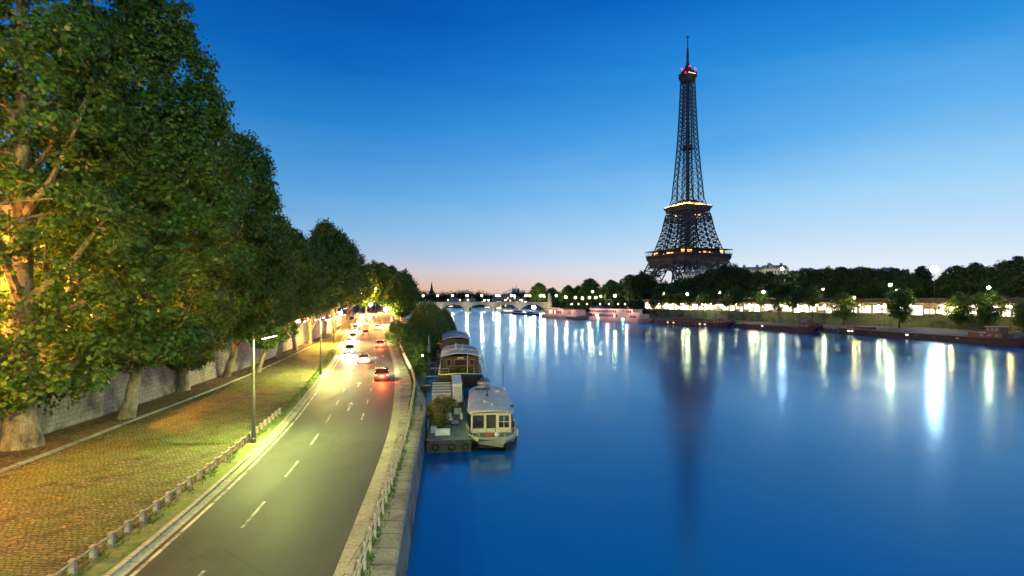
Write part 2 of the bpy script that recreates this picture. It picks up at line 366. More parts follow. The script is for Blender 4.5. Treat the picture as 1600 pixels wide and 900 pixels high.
M['orangeleaf'] = mat('fallen_leaf', (.34, .17, .05), .8, (.20, .12, .03), scale=.8, var=.5, coord='World')
M['terracotta'] = mat('terracotta', (.45, .12, .06), .7)
M['leaf_a'] = leafmat('plane_leaves', [(.055, .14, .018), (.095, .17, .020), (.20, .17, .03)])
M['leaf_b'] = leafmat('park_leaves', [(.030, .075, .014), (.055, .095, .016), (.09, .10, .02)])
M['leaf_c'] = leafmat('willow_leaves', [(.15, .19, .03), (.10, .17, .03), (.2, .2, .04)])
M['leaf_d'] = leafmat('shrub_leaves', [(.055, .13, .02), (.09, .16, .025), (.04, .09, .02)], scale=1.2)
M['leaf_e'] = leafmat('yellow_shrub', [(.17, .15, .03), (.12, .13, .03), (.25, .19, .04)], scale=1.2)
M['leaf_f'] = leafmat('blue_grey_leaves', [(.07, .10, .09), (.09, .12, .10), (.05, .09, .06)], scale=.5)
# lights that glow
M['e_green'] = emat('lamp_greenwhite', (.85, 1.0, .62), 14)
M['e_star'] = emat('lamp_bridge', (1.0, .86, .46), 900)
M['e_quay'] = emat('lamp_quay', (1.0, .88, .40), 330)
M['e_warm'] = emat('lamp_warm', (1.0, .70, .32), 420)
M['e_sodium'] = emat('lamp_sodium', (1.0, .55, .14), 500)
M['e_flood'] = emat('lamp_flood', (.86, .95, 1.0), 260)
M['e_red'] = emat('lamp_red', (1.0, .0, .02), 9)
M['e_gold'] = emat('lit_gold', (1.0, .44, .12), 3.6, var=.95, scale=.22)
M['e_gold2'] = emat('lit_gold_bright', (1.0, .50, .14), 11, var=.9, scale=.2)
M['e_goldsoft'] = emat('lit_gold_soft', (1.0, .35, .08), 1.0, var=.9, scale=.15)
M['e_win'] = emat('lit_window', (1.0, .62, .25), 3.0)
M['e_winw'] = emat('lit_window_pale', (1.0, .85, .6), 3.0)
M['e_hall'] = emat('lit_hall', (1.0, .82, .66), 3.0, var=.75, scale=.35)
M['e_head'] = emat('headlamp_glow', (1.0, .93, .78), 120)
M['e_tail'] = emat('tail_glow', (1.0, .04, .02), 25)
M['e_cyan'] = emat('lamp_cyan', (.15, 1.0, .65), 160)

def water():
    m, t, out = newmat('river_water'); P = coords(t, 'World')
    mp = N(t, 'ShaderNodeMapping', {'Vector': P, 'Scale': (1, .35, 1)})
    n1 = N(t, 'ShaderNodeTexNoise', {'Vector': mp.outputs[0], 'Scale': .05, 'Detail': 3})
    rg = N(t, 'ShaderNodeMapRange', {0: n1.outputs[0], 1: .3, 2: .7, 3: .135, 4: .225})
    d = N(t, 'ShaderNodeBsdfDiffuse', {'Color': (.0, .08, .36, 1)})
    gl = N(t, 'ShaderNodeBsdfGlossy', {'Color': (.60, .87, 1.0, 1), 'Roughness': rg.outputs[0]})
    gl.distribution = 'GGX'
    fr = N(t, 'ShaderNodeFresnel', {'IOR': 2.1})
    p = N(t, 'ShaderNodeMixShader', {0: fr.outputs[0], 1: d.outputs[0], 2: gl.outputs[0]})
    t.links.new(p.outputs[0], out.inputs[0]); return m
M['water'] = water()
# ------------------------------------------------------------------ plan of the left bank: every edge is X as a function of Y
roadR = curve([(-40, 2.5), (0, -4.1), (19.1, -6.4), (41, -9.5), (54, -12.05), (75, -16.7), (108, -25.2), (162, -39.4), (231, -57), (330, -84), (450, -112), (650, -150)])
roadL = curve([(-40, -9), (0, -12.1), (18.8, -13.8), (41.7, -17.7), (54, -20.6), (77, -26.3), (142, -45.0), (219, -66.5), (330, -95), (450, -122), (650, -161)])
wallX = curve([(-40, -29), (0, -31.3), (37.8, -33.9), (56.6, -35.8), (62.8, -36.8), (77.8, -38.6), (105, -44.3), (142, -51.6), (207, -67.5), (265, -82)])
bedX = curve([(-40, -26), (0, -27.4), (33.3, -29.7), (42.4, -31.0), (54, -32.4), (70, -34.9), (105, -41.6), (142, -48.8), (207, -66.5)])
fenX = curve([(-10, -12.3), (19.84, -15.8), (36.5, -18.3), (46, -20.1), (60, -23.3), (80, -28.6), (142, -46.5)])
quayX = curve([(-40, 3.5), (0, -1.75), (18.8, -4.17), (29.65, -5.57), (41, -6.95), (51.6, -8.35), (58, -10.0), (88, -17.4), (120, -25.5), (137, -29.2), (165, -32), (200, -39), (240, -47), (320, -68), (450, -92), (620, -118), (900, -150), (2600, -420)])
railX = curve([(-10, -2.3), (19.1, -5.3), (22.5, -5.7), (27.2, -6.25), (32.8, -6.95), (41, -8.0), (49.7, -9.35), (58, -10.7), (88, -17.9), (120, -25.8), (137, -29.8)])
zR = lambda Y: 2.5 + 7.5*smooth(Y, 225, 430)
zS = lambda Y: max(zR(Y), 6.5 - 2.2*smooth(Y, 95, 250)) if Y < 300 else max(zR(Y), 4.3)
upR = lambda Y: wallX(Y) - .6 if Y < 262 else roadL(Y) - .2
upL = lambda Y: min(wallX(Y) - 18, -52) if Y < 262 else roadL(Y) - 16
YS = list(np.arange(-40, 160, 1.5)) + list(np.arange(160, 460, 6)) + list(np.arange(460, 1000, 40)) + [1400, 2000, 2600]
def ys(a, b): return sorted(set([a, b] + [float(y) for y in YS if a < y < b]))
def strip(name, fl, fr, z, a, b, m, nx=1, parent=None):
    mb = MB(); zf = z if callable(z) else (lambda y: z)
    mb.grid([[(fl(y)+(fr(y)-fl(y))*i/nx, y, zf(y)) for i in range(nx+1)] for y in ys(a, b)])
    return mb.build(name, m, parent)
def sweep(mb, fx, prof, a, b, z=0, closed=True):
    zf = z if callable(z) else (lambda y: z); yy = ys(a, b); n = len(prof)
    vs = [(fx(y)+dx, y, zf(y)+dz) for y in yy for dx, dz in prof]; fs = []
    for i in range(len(yy)-1):
        for k in range(n if closed else n-1):
            k2 = (k+1) % n; fs.append((i*n+k, (i+1)*n+k, (i+1)*n+k2, i*n+k2))
    if closed: fs += [tuple(range(n)), tuple((len(yy)-1)*n+k for k in range(n-1, -1, -1))]
    mb.add(vs, fs); return mb

g = MB(); g.b2(-9000, 9000, -200, 14000, -3.2, -3.0); struct(g.build('ground', M['ground']))
g = MB(); g.grid([[(x, y, 0) for x in (-500, -200, -60, 0, 60, 150, 400)] for y in (-80, 0, 100, 300, 700, 1500, 2600)])
struct(g.build('river_water', M['water']))

# right bank curves (points x, y) and helper to offset
def poly_at(P, s):
    """point and direction at arclength s of polyline P (smooth)"""
    acc = 0
    for a, b in zip(P[:-1], P[1:]):
        L = math.hypot(b[0]-a[0], b[1]-a[1])
        if acc+L >= s or b is P[-1]:
            t = (s-acc)/L; return (a[0]+(b[0]-a[0])*t, a[1]+(b[1]-a[1])*t, (b[0]-a[0])/L, (b[1]-a[1])/L)
        acc += L
def resample(P, step=8):
    fx = curve([(p[1], p[0]) for p in P]); y0, y1 = P[0][1], P[-1][1]; n = max(2, int((y1-y0)/step))
    return [(fx(y0+(y1-y0)*i/n), y0+(y1-y0)*i/n) for i in range(n+1)]
bankX = curve([(-60, 150), (60, 145), (135, 137), (200, 127), (240, 109), (290, 83), (345, 56), (410, 35), (500, 33), (620, 34), (900, 10), (1500, -100), (2600, -260)])
wrX = curve([(-60, 260), (60, 238), (120, 215), (190, 185), (240, 152), (290, 126), (350, 103), (410, 88), (500, 78), (620, 75), (900, 60), (1500, -40), (2600, -200)])
galX = curve([(60, 250), (128, 228), (200, 198), (252, 165), (302, 138), (362, 112), (420, 98), (500, 92)])
YR = [-60, -20, 20, 60, 90] + list(np.arange(110, 520, 6)) + [560, 620, 700, 900, 1200, 1500, 2000, 2600]
def stripR(name, fl, fr, zl, zr, m, a=-60, b=2600):
    mb = MB(); yy = [y for y in YR if a <= y <= b]
    mb.grid([[(fl(y), y, zl), (fr(y), y, zr)] for y in yy]); return mb.build(name, m)
# lower quay, its face, street behind the wall, high ground
mb = MB(); yy = YR
mb.grid([[(bankX(y), y, -3), (bankX(y)+.3, y, 1.5), (bankX(y)+1.2, y, 1.52)] for y in yy]); struct(mb.build('quay_face', M['quaystone']))
struct(stripR('lower_quay', lambda y: bankX(y)+1.2, wrX, 1.5, 1.5, M['asphalt_old']))
mb = MB(); mb.grid([[(wrX(y), y, 1.4), (wrX(y)+.35, y, 5.7), (wrX(y)+.35, y, 6.5), (wrX(y)+.95, y, 6.5), (wrX(y)+.95, y, 5.4)] for y in yy])
w = mb.build('quay_wall', M['wallr']); tag(w, 'long pale green lit stone wall behind the lower quay of the far bank', 'wall')
struct(stripR('far_street', lambda y: wrX(y)+.9, lambda y: wrX(y)+37, 5.45, 5.45, M['asphalt'], -60, 620))
hi = MB()
hi.grid([[(wrX(y)+37, y, 5.44), (wrX(y)+37.2, y, 12.0), (wrX(y)+60, y, 12.0), (wrX(y)+400, y, 12.0), (wrX(y)+4500, y, 12.0)] for y in yy if y >= 20])
struct(hi.build('terrace_ground', M['ground']))

# left bank ground behind the upper street
mb = MB(); mb.grid([[(-4500, y, zS(y)-.02), (-400, y, zS(y)-.02), (upL(y)-4, y, zS(y)-.02), (upL(y)-4, y, zS(y)+.12), (upL(y), y, zS(y)+.12), (upL(y), y, zS(y))] for y in ys(-40, 2600)])
struct(mb.build('city_ground', M['ground']))
struct(strip('upper_street', upL, upR, lambda y: zS(y), -40, 262, M['asphalt'], 2))
struct(strip('upper_street', upL, upR, lambda y: zR(y)-.004 if y > 300 else zS(y), 262, 900, M['asphalt'], 2))
# ground between upper street and quay (far part) and beneath the cobbles
mb = MB(); mb.grid([[(wallX(y)-.3 if y < 262 else roadL(y)-1, y, zR(y)-.06), (roadL(y), y, zR(y)-.06), (roadR(y), y, zR(y)-.06), (quayX(y)-.7, y, zR(y)-.06)] for y in ys(-40, 2600)])
struct(mb.build('bank_ground', M['verge']))

struct(strip('planting_bed', lambda y: wallX(y)-.1, bedX, lambda y: zR(y)+.10, -40, 205, M['dirt'], 3))
mb = MB(); sweep(mb, bedX, [(0, -.1), (0, .13), (.28, .13), (.28, -.1)], -40, 205, zR); struct(mb.build('bed_kerb', M['coping']))
struct(strip('cobbled_slope', lambda y: bedX(y)+.28, fenX, lambda y: zR(y), -40, 225, M['cobble'], 4))
struct(strip('verge', fenX, lambda y: roadL(y)-.62, lambda y: zR(y)-.004, -40, 225, M['verge'], 2))
mb = MB(); sweep(mb, lambda y: roadL(y)-.62, [(0, -.1), (0, .12), (.22, .12), (.22, -.1)], -40, 430, zR)
struct(mb.build('kerb_left', M['kerb']))
mb = MB(); sweep(mb, lambda y: roadL(y)-.40, [(0, -.1), (0, .02), (.40, .012), (.40, -.1)], -40, 430, zR); struct(mb.build('gutter_left', M['kerb']))
struct(strip('road', roadL, roadR, zR, -40, 900, M['asphalt'], 6))
# white edge line and lane markings, each 4 mm above the asphalt
def rx(f): return lambda y: roadL(y) + (roadR(y)-roadL(y))*f
mb = MB()
def mark(y0, y1, f, w=.14):
    fx = rx(f); yy2 = ys(y0, y1); mb.grid([[(fx(y)-w/2, y, zR(y)+.004), (fx(y)+w/2, y, zR(y)+.004)] for y in yy2])
mark(-40, 400, .035, .16)
for k in range(60):
    y0 = -30 + k*6.6
    mark(y0, y0+3.0, .36)
    if y0 > 36: mark(y0+1, y0+3.4, .70, .12)
def arrow(y, f, s=1.0):
    x = rx(f)(y); dx = (rx(f)(y+3)-x)/3; z = zR(y)+.006
    P = [(-.10, 0), (.10, 0), (.10, 2.4), (.38, 2.4), (0, 4.2), (-.38, 2.4), (-.10, 2.4)]
    mb.add([(x+a*s+dx*b*s, y+b*s, z) for a, b in P], [(0, 1, 2, 6), (5, 2, 3, 4)] if False else [(0,1,2,6), (5,3,4)])
for y, f in ((47, .52), (60, .52), (75, .85), (92, .85)): arrow(y, f)
struct(mb.build('road_markings', M['paint']))
mb = MB(); sweep(mb, roadR, [(0, -.1), (0, .02), (.42, .03), (.42, -.1)], -40, 430, zR); struct(mb.build('gutter_right', M['kerb']))
mb = MB(); sweep(mb, lambda y: roadR(y)+.42, [(0, -.1), (0, .13), (.24, .14), (.24, -.1)], -40, 430, zR); struct(mb.build('kerb_right', M['kerb']))
struct(strip('pavement', lambda y: roadR(y)+.66, lambda y: max(roadR(y)+.9, railX(y)-.32) if y < 140 else quayX(y)-.6, lambda y: zR(y)+.13, -40, 430, M['coping'], 2))
mb = MB(); mb.grid([[(max(roadR(y)+.9, railX(y)-.32), y, zR(y)+.13), (max(roadR(y)+.9, railX(y)-.32)+.01, y, zR(y)-.02), (railX(y)-.03, y, zR(y)-.02), (railX(y)-.02, y, zR(y)+.08)] for y in ys(-40, 139)])
struct(mb.build('shadow_strip', M['dirt']))  # sunken dark strip built in for the shadow beside the railing
mb = MB(); mb.grid([[((railX(y)-.02 if y < 139 else quayX(y)-.6), y, zR(y)+.08), (quayX(y)-.12, y, zR(y)+.07), (quayX(y), y, zR(y)+.0), (quayX(y)-.02, y, zR(y)-.4)] for y in ys(-40, 430)])
struct(mb.build('quay_coping', M['coping']))
mb = MB(); mb.grid([[(quayX(y)-.02, y, zR(y)-.4), (quayX(y)-.06, y, zR(y)-.41), (quayX(y)+.25, y, -3)] for y in ys(-40, 2600)])
struct(mb.build('quay_face', M['quaystone']))
struct(strip('promenade', lambda y: quayX(y)-8, lambda y: quayX(y)-.02, lambda y: 9.96, 430, 2600, M['coping'], 1))

# lower landing along the left bank
lowX = curve([(60, -9.6), (75, -12.3), (100, -15.6), (120, -17.2), (150, -22), (175, -29)])
mb = MB(); mb.grid([[(quayX(y)-.1, y, 1.0), (lowX(y), y, 1.0), (lowX(y)+.02, y, -2.5)] for y in ys(61, 175)])
mb.add([(quayX(61)-.1, 61, 1.0), (lowX(61), 61, 1.0), (lowX(61), 61, -2.5), (quayX(61)-.1, 61, -2.5)], [(0, 3, 2, 1)])
struct(mb.build('lower_landing', M['greendeck']))

# retaining wall of the upper street
th = thing('retaining_wall', 'tall grey ashlar retaining wall under the upper street behind the plane trees', 'wall')
mb = MB(); yy = ys(-40, 262)
mb.grid([[(wallX(y), y, 2.4), (wallX(y)-.25, y, zS(y)-.25)] for y in yy]); mb.build('stone_face', M['walling'], th)
mb = MB(); sweep(mb, lambda y: wallX(y)-.62, [(-.05, -.25), (-.05, 0), (0, .85), (.42, .85), (.48, 0), (.48, -.25)], -40, 262, zS); mb.build('parapet', M['walling'], th)
mb = MB(); sweep(mb, lambda y: wallX(y)-.7, [(-.04, .86), (-.04, 1.02), (.58, 1.02), (.58, .86)], -40, 262, zS); mb.build('coping', M['coping'], th)

# fallen leaves on the bed and the cobbles (nobody could count them)
rng = np.random.default_rng(5)
def leaf_litter(n):
    vs, fs = [], []
    for i in range(n):
        y = 20 + 130*rng.random()**1.6; u = rng.random()
        if u < .6: x = wallX(y) + (bedX(y)-wallX(y))*rng.random(); z = 2.62
        else: x = bedX(y)+.28 + (fenX(y)-bedX(y))*rng.random()**2.2; z = 2.51
        a = rng.random()*6.28; s = .05+.07*rng.random(); c, d = math.cos(a)*s, math.sin(a)*s; o = len(vs)
        t = rng.random()*.04
        vs += [(x+c, y+d, z), (x-d*.6, y+c*.6, z+t), (x-c, y-d, z), (x+d*.6, y-c*.6, z+t*.5)]; fs.append((o, o+1, o+2, o+3))
    me = bpy.data.meshes.new('fallen_leaves'); me.from_pydata(vs, [], fs); me.materials.append(M['orangeleaf'])
    o = bpy.data.objects.new('fallen_leaves', me); COL.objects.link(o)
    tag(o, 'orange fallen leaves scattered over the soil bed and cobbles by the wall', 'fallen leaves', kind='stuff')
leaf_litter(16000)
# weeds
def weeds(n):
    vs, fs = [], []
    for i in range(n):
        k = rng.random()
        if k < .45: y = 16+70*rng.random(); x = railX(y)-.2+.35*rng.random(); z = 2.5; n_ = 7; h = .12+.15*rng.random()
        elif k < .8: y = 18+90*rng.random(); x = fenX(y)+(rng.random()-.5)*.9; z = 2.5; n_ = 6; h = .08+.10*rng.random()
        else: y = 18+60*rng.random(); x = bedX(y)+1+(fenX(y)-bedX(y))*rng.random(); z = 2.5; n_ = 5; h = .06+.08*rng.random()
        for q in range(n_):
            a = rng.random()*6.28; l = h*(.5+rng.random()); o = len(vs); xx = x+rng.normal()*.08; yy_ = y+rng.normal()*.12
            dx, dy = math.cos(a)*l, math.sin(a)*l
            vs += [(xx-dy*.15, yy_+dx*.15, z), (xx+dy*.15, yy_-dx*.15, z), (xx+dx*.8, yy_+dy*.8, z+l)]; fs.append((o, o+1, o+2))
    me = bpy.data.meshes.new('weeds'); me.from_pydata(vs, [], fs); me.materials.append(M['leaf_d'])
    o = bpy.data.objects.new('weeds', me); COL.objects.link(o); tag(o, 'green weeds growing along the fence foot, railing trench and cobble joints', 'weeds', kind='stuff')
weeds(2600)

# ------------------------------------------------------------------ low fence (left of the road)
fx0 = 12.0
th = thing('low_fence', 'low fence of stubby stone posts joined by a pale pipe rail beside the road', 'fence')
y = 12.2
post = MB()
post.box(0, 0, .22, .2, .2, .62); post.box(0, 0, .545, .24, .24, .05)
po = None; ypts = []
while y < 46.5:
    if po is None: po = post.build('post', M['concrete'], th, bevel=.015); o = po
    else: o = po.copy(); COL.objects.link(o); o.parent = th
    o.location = (fenX(y), y, 2.5); o.rotation_euler = (random.uniform(-.02, .02), random.uniform(-.03, .03), R(8)+random.uniform(-.06, .06)); ypts.append(y); y += 1.11
for nm, z_, r_ in (('top_rail', 2.98, .035), ('lower_rail', 2.62, .022)):
    mb = MB(); mb.tube([(fenX(y), y, z_) for y in ypts], r_, 8); mb.build(nm, M['railwhite'] if nm == 'top_rail' else M['hatch'], th, smooth=True)

# ------------------------------------------------------------------ white quay railing (right of the road)
th = thing('quay_railing', 'white metal railing with two pipe rails and round posts along the quay edge', 'railing')
mb = MB(); mb.tube([(0,0,0), (0,0,1.02)], .055, 10); mb.ball((0,0,1.04), .075, 10, 5); mb.tube([(0,0,.02),(0,0,.06)], .10, 10)
po = None; y = 15.2; yl = []
while y < 137 and len(yl) < 97:
    if po is None: po = mb.build('post', M['railwhite'], th, smooth=True); o = po
    else: o = po.copy(); COL.objects.link(o); o.parent = th
    o.location = (railX(y), y, 2.55); o.rotation_euler = (random.uniform(-.03,.03), random.uniform(-.03,.03), 0); yl.append(y); y += 1.27
for nm, z_ in (('top_rail', 3.46), ('middle_rail', 3.12)):
    mb = MB(); mb.tube([(railX(y)+random.uniform(-.01,.01), y, z_+random.uniform(-.012,.012)) for y in yl], .036, 8); mb.build(nm, M['railwhite'], th, smooth=True)

# mooring rings / bollards on the coping
def bollard(label, loc):
    th = thing('mooring_bollard', label, 'bollard', loc, 0, 'mooring bollards on the near quay')
    mb = MB(); mb.lathe([(.13, 0), (.12, .06), (.085, .12), (.085, .3), (.14, .36), (.13, .42), (.03, .45)], (0,0,0), 14); mb.build('post', M['darksteel'], th, smooth=True)
bollard('black mushroom bollard on the quay coping abreast of the planted pontoon', (quayX(47)-.45, 47, 2.57))
# ------------------------------------------------------------------ foliage
def leaf_shape(kind):
    if kind == 'plane':      # five pointed lobes
        a = [(0, -.5), (.32, -.38), (.5, .05), (.24, .12), (.0, .55), (-.24, .12), (-.5, .05), (-.32, -.38)]
        v = np.array([(x, y, -.10*abs(x)) for x, y in a]); f = [(0, 1, 2, 3), (0, 3, 4, 5), (0, 5, 6, 7)]
    elif kind == 'hex':
        v = np.array([(0, -.5, 0), (.42, -.1, -.06), (.25, .35, 0), (-.15, .5, .03), (-.42, .05, -.06)]); f = [(0, 1, 2), (0, 2, 3, 4)]
    elif kind == 'long':
        v = np.array([(0, 0, 0), (.09, -.5, 0), (0, -1.0, 0), (-.09, -.5, 0)]); f = [(0, 1, 2, 3)]
    else:
        v = np.array([(0, -.5, 0), (.4, 0, -.05), (0, .5, 0), (-.4, 0, .05)]); f = [(0, 1, 2, 3)]
    return v, f
def leaves_mesh(name, pos, nrm, size, kind, m, rng, hang=False):
    n = len(pos); V, Fc = leaf_shape(kind)
    nrm = nrm / np.maximum(1e-6, np.linalg.norm(nrm, axis=1, keepdims=True))
    rnd = rng.normal(size=(n, 3))
    if hang: rnd = np.tile([0, 0, 1.0], (n, 1)) + rng.normal(size=(n, 3))*.12
    b = rnd - nrm * np.sum(rnd*nrm, axis=1, keepdims=True); b /= np.maximum(1e-6, np.linalg.norm(b, axis=1, keepdims=True))
    a = np.cross(b, nrm)
    P = pos[:, None, :] + size[:, None, None]*(V[None, :, 0:1]*a[:, None, :] + V[None, :, 1:2]*b[:, None, :] + V[None, :, 2:3]*nrm[:, None, :])
    k = len(V); co = P.reshape(-1, 3)
    loops, starts, tot = [], [], 0
    base = (np.arange(n)*k)[:, None]
    per = np.concatenate([np.array(f) for f in Fc]); lens = [len(f) for f in Fc]
    li = (base + per[None, :]).reshape(-1)
    me = bpy.data.meshes.new(name); me.vertices.add(n*k); me.vertices.foreach_set('co', co.astype(np.float32).ravel())
    me.loops.add(len(li)); me.loops.foreach_set('vertex_index', li.astype(np.int32))
    st = np.cumsum([0]+lens[:-1]); ps = (np.arange(n)[:, None]*len(per) + st[None, :]).reshape(-1)
    me.polygons.add(len(ps)); me.polygons.foreach_set('loop_start', ps.astype(np.int32))
    me.update(calc_edges=True); me.materials.append(m); return me
def crown_points(seed, prof, nclump, per, crad, lobes=.28, flat=.65, inner=.35, thin=None):
    """clumps of leaves spread through an uneven envelope; returns positions, normals, clump centres"""
    rng = np.random.default_rng(seed)
    zs = np.array([p[0] for p in prof]); rs = np.array([p[1] for p in prof])
    zt = np.linspace(zs[0], zs[-1], 200); rt = np.interp(zt, zs, rs); w = rt + .4; cdf = np.cumsum(w)/w.sum()
    ph = rng.random(12)*6.28; am = rng.normal(size=6)*.5
    z = np.interp(rng.random(nclump), cdf, zt); th = rng.random(nclump)*2*np.pi
    H = zs[-1]-zs[0]
    lob = 1 + lobes*(np.sin(2*th+ph[0]+z/H*5)*.45 + np.sin(3*th+ph[1]-z/H*9)*.45 + np.sin(5*th+ph[2]+z/H*16)*.35 + np.sin(z/H*22+ph[3]+2*th)*.35)
    u = np.where(rng.random(nclump) < inner, rng.random(nclump)**.6*.85, .82+.18*rng.random(nclump))
    r = np.interp(z, zs, rs)*lob*u
    cc = np.stack([r*np.cos(th), r*np.sin(th), z + rng.normal(size=nclump)*.3], 1)
    if thin:
        keep = ~((z > thin[0]) & (z < thin[1]) & (rng.random(nclump) < thin[2])); cc = cc[keep]; nclump = len(cc)
    cs = crad*(.55+.9*rng.random(nclump))
    idx = np.repeat(np.arange(nclump), per)
    n = len(idx); d = rng.normal(size=(n, 3)); d /= np.linalg.norm(d, axis=1, keepdims=True)
    rad = (rng.random(n)**.45)[:, None]
    off = d*rad*cs[idx][:, None]*np.array([1, 1, flat])
    pos = cc[idx] + off
    out = cc[idx]*np.array([1, 1, 0]); out /= np.maximum(.3, np.linalg.norm(out, axis=1, keepdims=True))
    nrm = d*.55 + out*.45 + np.array([0, 0, .55]) + rng.normal(size=(n, 3))*.45
    return pos, nrm, cc, rng
def trunk_mesh(name, seed, base_r, path, cc, nlimb, m, top_r=.12, sub=2, zlo=.3, flare=1.35, n=10):
    """path: list of (x, y, z) of the leader; limbs sweep from it to clump centres"""
    rng = random.Random(seed); mb = MB(); k = len(path)
    P = [Vector(p) for p in path]
    pts, rs = [], []
    L = (k-1)*4
    for i in range(L+1):
        t = i/L*(k-1); a = min(k-2, int(t)); f = t-a; p = P[a].lerp(P[a+1], f)
        pts.append(p + Vector((rng.uniform(-.06, .06), rng.uniform(-.06, .06), 0))*(1 if i else 0)); u = i/L
        rs.append(max(top_r, base_r*(1-u)**.8 * (1 + (flare-1)*max(0, 1-u*9)**2)))
    # root flare: extra ring below
    pts.insert(0, pts[0]-Vector((0, 0, .5))); rs.insert(0, rs[0]*1.35)
    mb.tube(pts, rs, n)
    cl = [Vector(c) for c in cc]
    H = P[-1].z
    for i in range(nlimb):
        t = zlo + (.92-zlo)*(i+.5)/nlimb; j = int(t*L)+1; s = pts[min(j, len(pts)-2)]; r0 = rs[min(j, len(rs)-2)]*.55
        cand = [c for c in cl if c.z > s.z+.6 and c.z < s.z+H*.4] or cl
        tgt = rng.choice(cand); 
        if (Vector((tgt.x, tgt.y, 0))-Vector((s.x, s.y, 0))).length < 1.2: continue
        mid = s.lerp(tgt, .5) + Vector((0, 0, -.08*(tgt-s).length)) + Vector((rng.uniform(-.4,.4), rng.uniform(-.4,.4), 0))
        seg = [s, s.lerp(mid, .55)+Vector((0,0,.05)), mid, mid.lerp(tgt, .55), tgt]
        mb.tube(seg, [r0, r0*.8, r0*.6, r0*.38, .04], 6, caps=False)
        for q in range(sub):
            s2 = seg[rng.choice([1, 2, 3])]; c2 = min(rng.sample(cl, min(12, len(cl))), key=lambda c: (c-s2).length)
            mb.tube([s2, s2.lerp(c2, .5)+Vector((0,0,.2)), c2], [r0*.4, r0*.25, .03], 5, caps=False)
    me = mb.build(name, m, None, smooth=True); d = me.data; bpy.data.objects.remove(me); return d
def tree_from(name, label, cat, loc, rz, meshes, group, scale=1):
    th = thing(name, label, cat, loc, rz, group, scale)
    for nm, me in meshes:
        o = bpy.data.objects.new(nm, me); COL.objects.link(o); o.parent = th
    return th
PLANES = 'plane trees in a row between the road and the wall'
# crown variants -------------------------------------------------
def plane_variant(seed, H, Rm, zb, nclump, per, leaf, trunk_r, lean=(0, 0), limbs=16, kind='plane', crad=1.25, mat_=None, taper=1.0, prof=None, thin=None):
    prof = prof or [(zb, Rm*.35), (zb+(H-zb)*.08, Rm*.78), (zb+(H-zb)*.28, Rm), (zb+(H-zb)*.5, Rm*.93), (zb+(H-zb)*.72, Rm*.72*taper), (zb+(H-zb)*.88, Rm*.48*taper), (H, Rm*.12)]
    pos, nrm, cc, rng = crown_points(seed, prof, nclump, per, crad, thin=thin)
    lx, ly = lean
    f = np.clip(pos[:, 2:3]/(H*.3), 0, 1)**1.0; pos[:, 0:1] += lx*f; pos[:, 1:2] += ly*f
    cc[:, 0] += lx; cc[:, 1] += ly
    size = leaf*(.65+.7*rng.random(len(pos)))
    lm = leaves_mesh('crown', pos, nrm, size, kind, mat_ or M['leaf_a'], rng)
    path = [(0, 0, 0), (lx*.55, ly*.55, H*.12), (lx*.95, ly*.95, H*.28), (lx*1.05, ly, H*.5), (lx, ly, H*.72), (lx, ly, H*.88)]
    tm = trunk_mesh('trunk', seed+1, trunk_r, path, cc[::3], limbs, M['bark'], zlo=.14)
    return [('crown', lm), ('trunk', tm)]
big1 = plane_variant(11, 40, 8.6, 3.2, 1250, 72, .27, .98, (0, 0), 20, crad=1.2, thin=(8, 15, .28))
big2 = plane_variant(12, 40, 8.3, 4.6, 1400, 70, .27, .52, (1.9, .5), 20, crad=1.1, thin=(8, 15, .42), prof=[(4.6, 2.6), (7, 6.4), (11, 8.0), (15, 8.0), (22, 6.3), (29, 4.2), (35, 2.2), (40, .5)])
med1 = plane_variant(13, 31, 6.0, 5.4, 950, 56, .31, .45, (2.6, 0), 14, crad=1.1, prof=[(5.4, 2), (8, 4.8), (14, 5.6), (21, 5.4), (26, 4.4), (29.3, 2.8), (31, .8)])
med2 = plane_variant(14, 23, 5.8, 7.2, 560, 50, .40, .40, (.6, 0), 14, crad=1.15)
med3 = plane_variant(15, 29, 8.5, 9.0, 720, 50, .50, .55, (.8, .4), 16, kind='hex', crad=1.5)
far1 = plane_variant(16, 26, 8.5, 5.0, 520, 34, .75, .5, (0, 0), 10, kind='hex', crad=1.8)
far2 = plane_variant(17, 22, 7.5, 4.0, 460, 34, .72, .45, (.5, 0), 10, kind='hex', crad=1.8)

def place(v, px, Y, label, s=1, rz=0, z=2.5, dx=0, group=PLANES):
    return tree_from('plane_tree', label, 'tree', (XA(px, Y)+dx, Y, z), rz, v, group, s)
place(big1, 35, 35.2, 'massive plane tree with a thick pale flared trunk, nearest the camera by the wall', (.92, .92, .98), 0)
place(big2, 197, 43.8, 'tall plane tree with a dark trunk leaning towards the road, second from the camera', (.98, .98, 1.0), 0)
place(big1, 286, 57.2, 'plane tree with an ivy-dark straight trunk right against the wall, third in the row', (.58, .58, .77), 2.2)
place(med1, 352, 67.5, 'slim plane tree with a pale slanting trunk, fourth in the row beside its twin-stemmed neighbour', (.88, .88, 1.0), .0)
place(med1, 403, 72.5, 'plane tree rising from a low fork behind the first tall lamp, fifth in the row', (.62, .62, .66), .9)
place(med2, 435, 90, 'shorter plane tree with a thin bare trunk, sixth in the row', 1.0, .5)
place(med2, 462, 103, 'plane tree with a straight orange lit trunk, seventh in the row', (1.0, 1.0, .98), 3.4)
place(med2, 484, 120, 'plane tree with green growth round its trunk, eighth in the row', (1, 1, 1.02), 1.5)
place(med3, 506, 141, 'broad plane tree with a brightly lit leaning trunk, ninth in the row', (.95, .95, 1.05), 0)
place(med3, 523, 160, 'spreading plane tree standing highest above the road bend, tenth in the row', (.95, .95, 1.07), 2.0)
place(med3, 545, 187, 'broad dark plane tree just before the road bend, eleventh in the row', (.9, .9, 1.0), 4.0)
